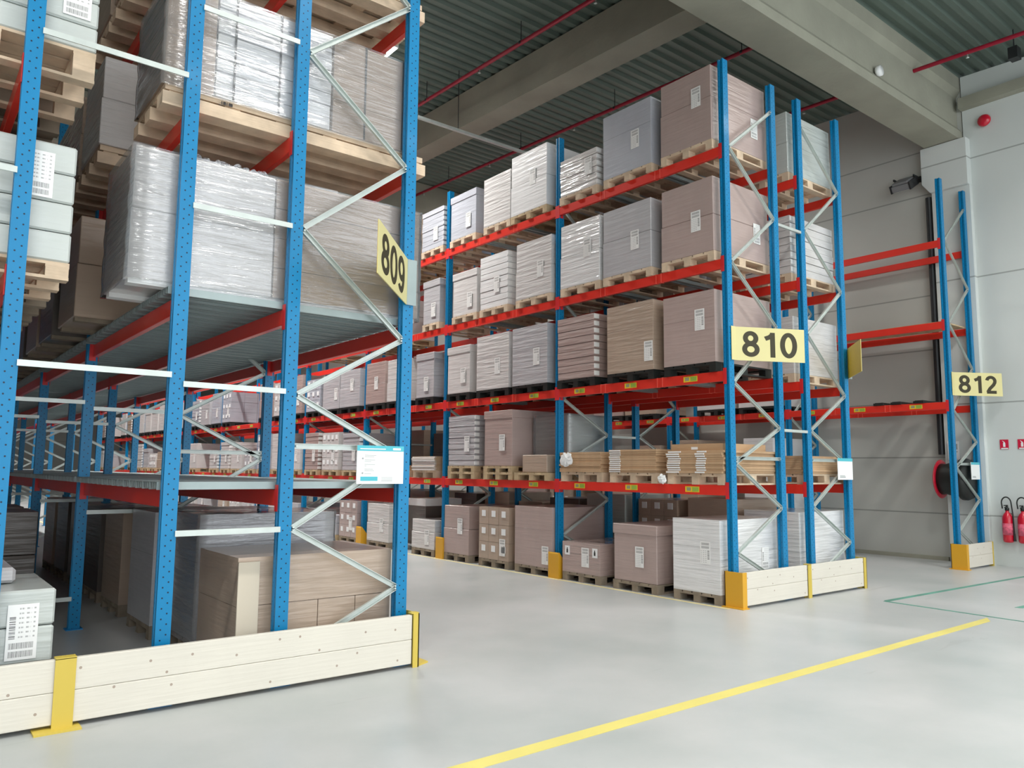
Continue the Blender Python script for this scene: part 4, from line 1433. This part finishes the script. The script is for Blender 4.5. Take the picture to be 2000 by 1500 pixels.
def aisle_sign(txt, p0, p1, z0, z1, label, tabw=0.1, mount_right=False):
    """flat plate standing out from the post; p0 left end, p1 right end as seen from the front"""
    a, b = Vector((p0[0], p0[1], 0)), Vector((p1[0], p1[1], 0))
    L = (b - a).length
    rz = math.atan2(b.y - a.y, b.x - a.x)
    s = empty('aisle_sign', (a.x, a.y, z0), label, 'sign', 'yellow aisle number signs', rz)
    H = z1 - z0
    build('plate', MB().box(0, L, 0, 0.006, 0, H), M_SIGN, s)
    build('back_plate', MB().box(0.001, L - 0.001, 0.0062, 0.009, 0.001, H - 0.001), M_SIGNB, s)
    if txt:
        cw = L * 0.275
        for i, ch in enumerate(txt):
            link('digit', digit_mesh(ch, cw / 0.66, H * 0.76), s, (L * 0.09 + i * cw, 0, H * 0.12))
    mb = MB()
    if mount_right:
        mb.box(L - 0.002, L + 0.09, -0.004, 0.0, 0.0, H, m=Matrix.Translation((L, 0, 0)) @ Matrix.Rotation(-rz, 4, 'Z') @ Matrix.Translation((-L, 0, 0)))
    else:
        mb.box(-0.09, 0.002, -0.004, 0.0, 0.0, H, m=Matrix.Rotation(-rz, 4, 'Z'))
    build('mounting_flange', mb, M_DECK if mount_right else M_SIGN, s)
    return s
aisle_sign('810', (0.14, -0.05), (0.985, -0.47), 2.965, 3.385, 'yellow sign with the number 810 on the first blue post')
aisle_sign('812', (6.41, -0.05), (7.20, -0.52), 2.945, 3.35, 'yellow sign with the number 812 on the right hand rack')
aisle_sign('809', (-5.27, -0.86), (-4.545, -0.05), 3.0, 3.40, 'yellow sign with the number 809 on the left rack', mount_right=True)
aisle_sign('', (2.16, -0.60), (2.84, -0.05), 2.95, 3.385, 'yellow sign seen from its blank mustard back on the rack behind 810', mount_right=True)

# notice boards on the end frames
def notice(x0, x1, z0, z1, label, full=True, name='notice_board'):
    W_, H_ = x1 - x0, z1 - z0
    n = empty(name, (x0, -0.075, z0), label, 'notice', 'white notices on the rack ends')
    build('panel', MB().box(0, W_, 0, 0.008, 0, H_), M_WHITE, n)
    build('header', MB().box(0, W_, -0.002, 0, H_ * 0.86, H_), M_CYAN, n)
    if full:
        build('header_text', MB().box(W_ * .06, W_ * .6, -0.003, -0.002, H_ * .90, H_ * .925).box(W_ * .76, W_ * .93, -0.003, -0.002, H_ * .89, H_ * .945), M_WHITE, n)
        mb = MB()
        for zz, ww in ((.74, .40), (.70, .36), (.62, .38), (.58, .30), (.50, .38), (.46, .2), (.38, .34), (.34, .36), (.26, .3)):
            mb.box(W_ * .16, W_ * ww, -0.001, 0, H_ * zz, H_ * (zz + .012))
        for zz in (.16, .13, .10, .07):
            mb.box(W_ * .52, W_ * .76, -0.001, 0, H_ * zz, H_ * (zz + .01))
        build('text_lines', mb, M_GREY, n)
        mb = MB()
        for zz in (.66, .28):
            mb.lathe([(W_ * .02, -0.002), (W_ * .02, 0)], (0, 0, 0), 12)
            for v in mb.bm.verts:
                pass
        mb = MB()
        for zz in (.66, .28):
            mb.tube((W_ * .12, -0.002, H_ * zz), (W_ * .12, 0, H_ * zz), W_ * .018, 12)
        build('bullet_mark', mb, M_GREY, n)
        build('blue_box', MB().box(W_ * .08, W_ * .44, -0.002, 0, H_ * .08, H_ * .19), M_CYAN, n)
    else:
        build('text_lines', MB().box(W_ * .12, W_ * .5, -0.001, 0, H_ * .10, H_ * .15).box(W_ * .12, W_ * .46, -0.001, 0, H_ * .17, H_ * .2), M_GREY, n)
notice(-4.985, -4.555, 1.475, 1.785, 'large white notice with cyan header on the end of rack 809')
notice(2.40, 2.80, 1.50, 1.80, 'white notice with cyan top edge on the rack behind 810', full=False)
notice(6.86, 7.22, 1.50, 1.80, 'small white notice on the end frame of rack 812', full=False)

# ------------------------------------------------------------------ floor markings
def marking(name, pts, m, label, cat='floor marking', z=0.0025):
    mb = MB().prism(pts, 'Z', 0.0002, z)
    tag(build(name, mb, m), label, cat)
marking('yellow_floor_line', [(-12, -2.25), (1.60, -2.20), (1.80, -2.095), (-12, -2.125)], M_TAPE, 'long yellow floor line crossing in front of the racks')
marking('worn_floor_line', [(-0.13, -0.05), (-0.08, -0.05), (-0.05, 37), (-0.10, 37)], M_TAPEW, 'worn pale yellow floor line along the foot of rack 810')
marking('worn_floor_line', [(-4.44, 0.15), (-4.38, 0.15), (-4.38, 34), (-4.44, 34)], M_TAPEW, 'worn pale yellow floor line along the foot of rack 809')
marking('teal_floor_line', [(1.95, -0.90), (6.6, -1.08), (6.6, -1.02), (2.02, -0.83)], M_TEAL, 'teal floor line running toward the right wall')
marking('teal_floor_line', [(1.94, -0.86), (1.86, -2.50), (1.90, -2.50), (2.0, -0.86)], M_TEAL, 'teal floor line running toward the viewer on the right', z=0.0027)
marking('teal_floor_mark', [(2.82, -2.02), (3.4, -2.05), (3.4, -2.14), (2.84, -2.10)], M_TEAL, 'short teal floor mark at the right photo edge')

for o in bpy.data.objects:
    if o.type == 'MESH' and len(o.data.polygons) == 0:
        print('EMPTY MESH', o.name)
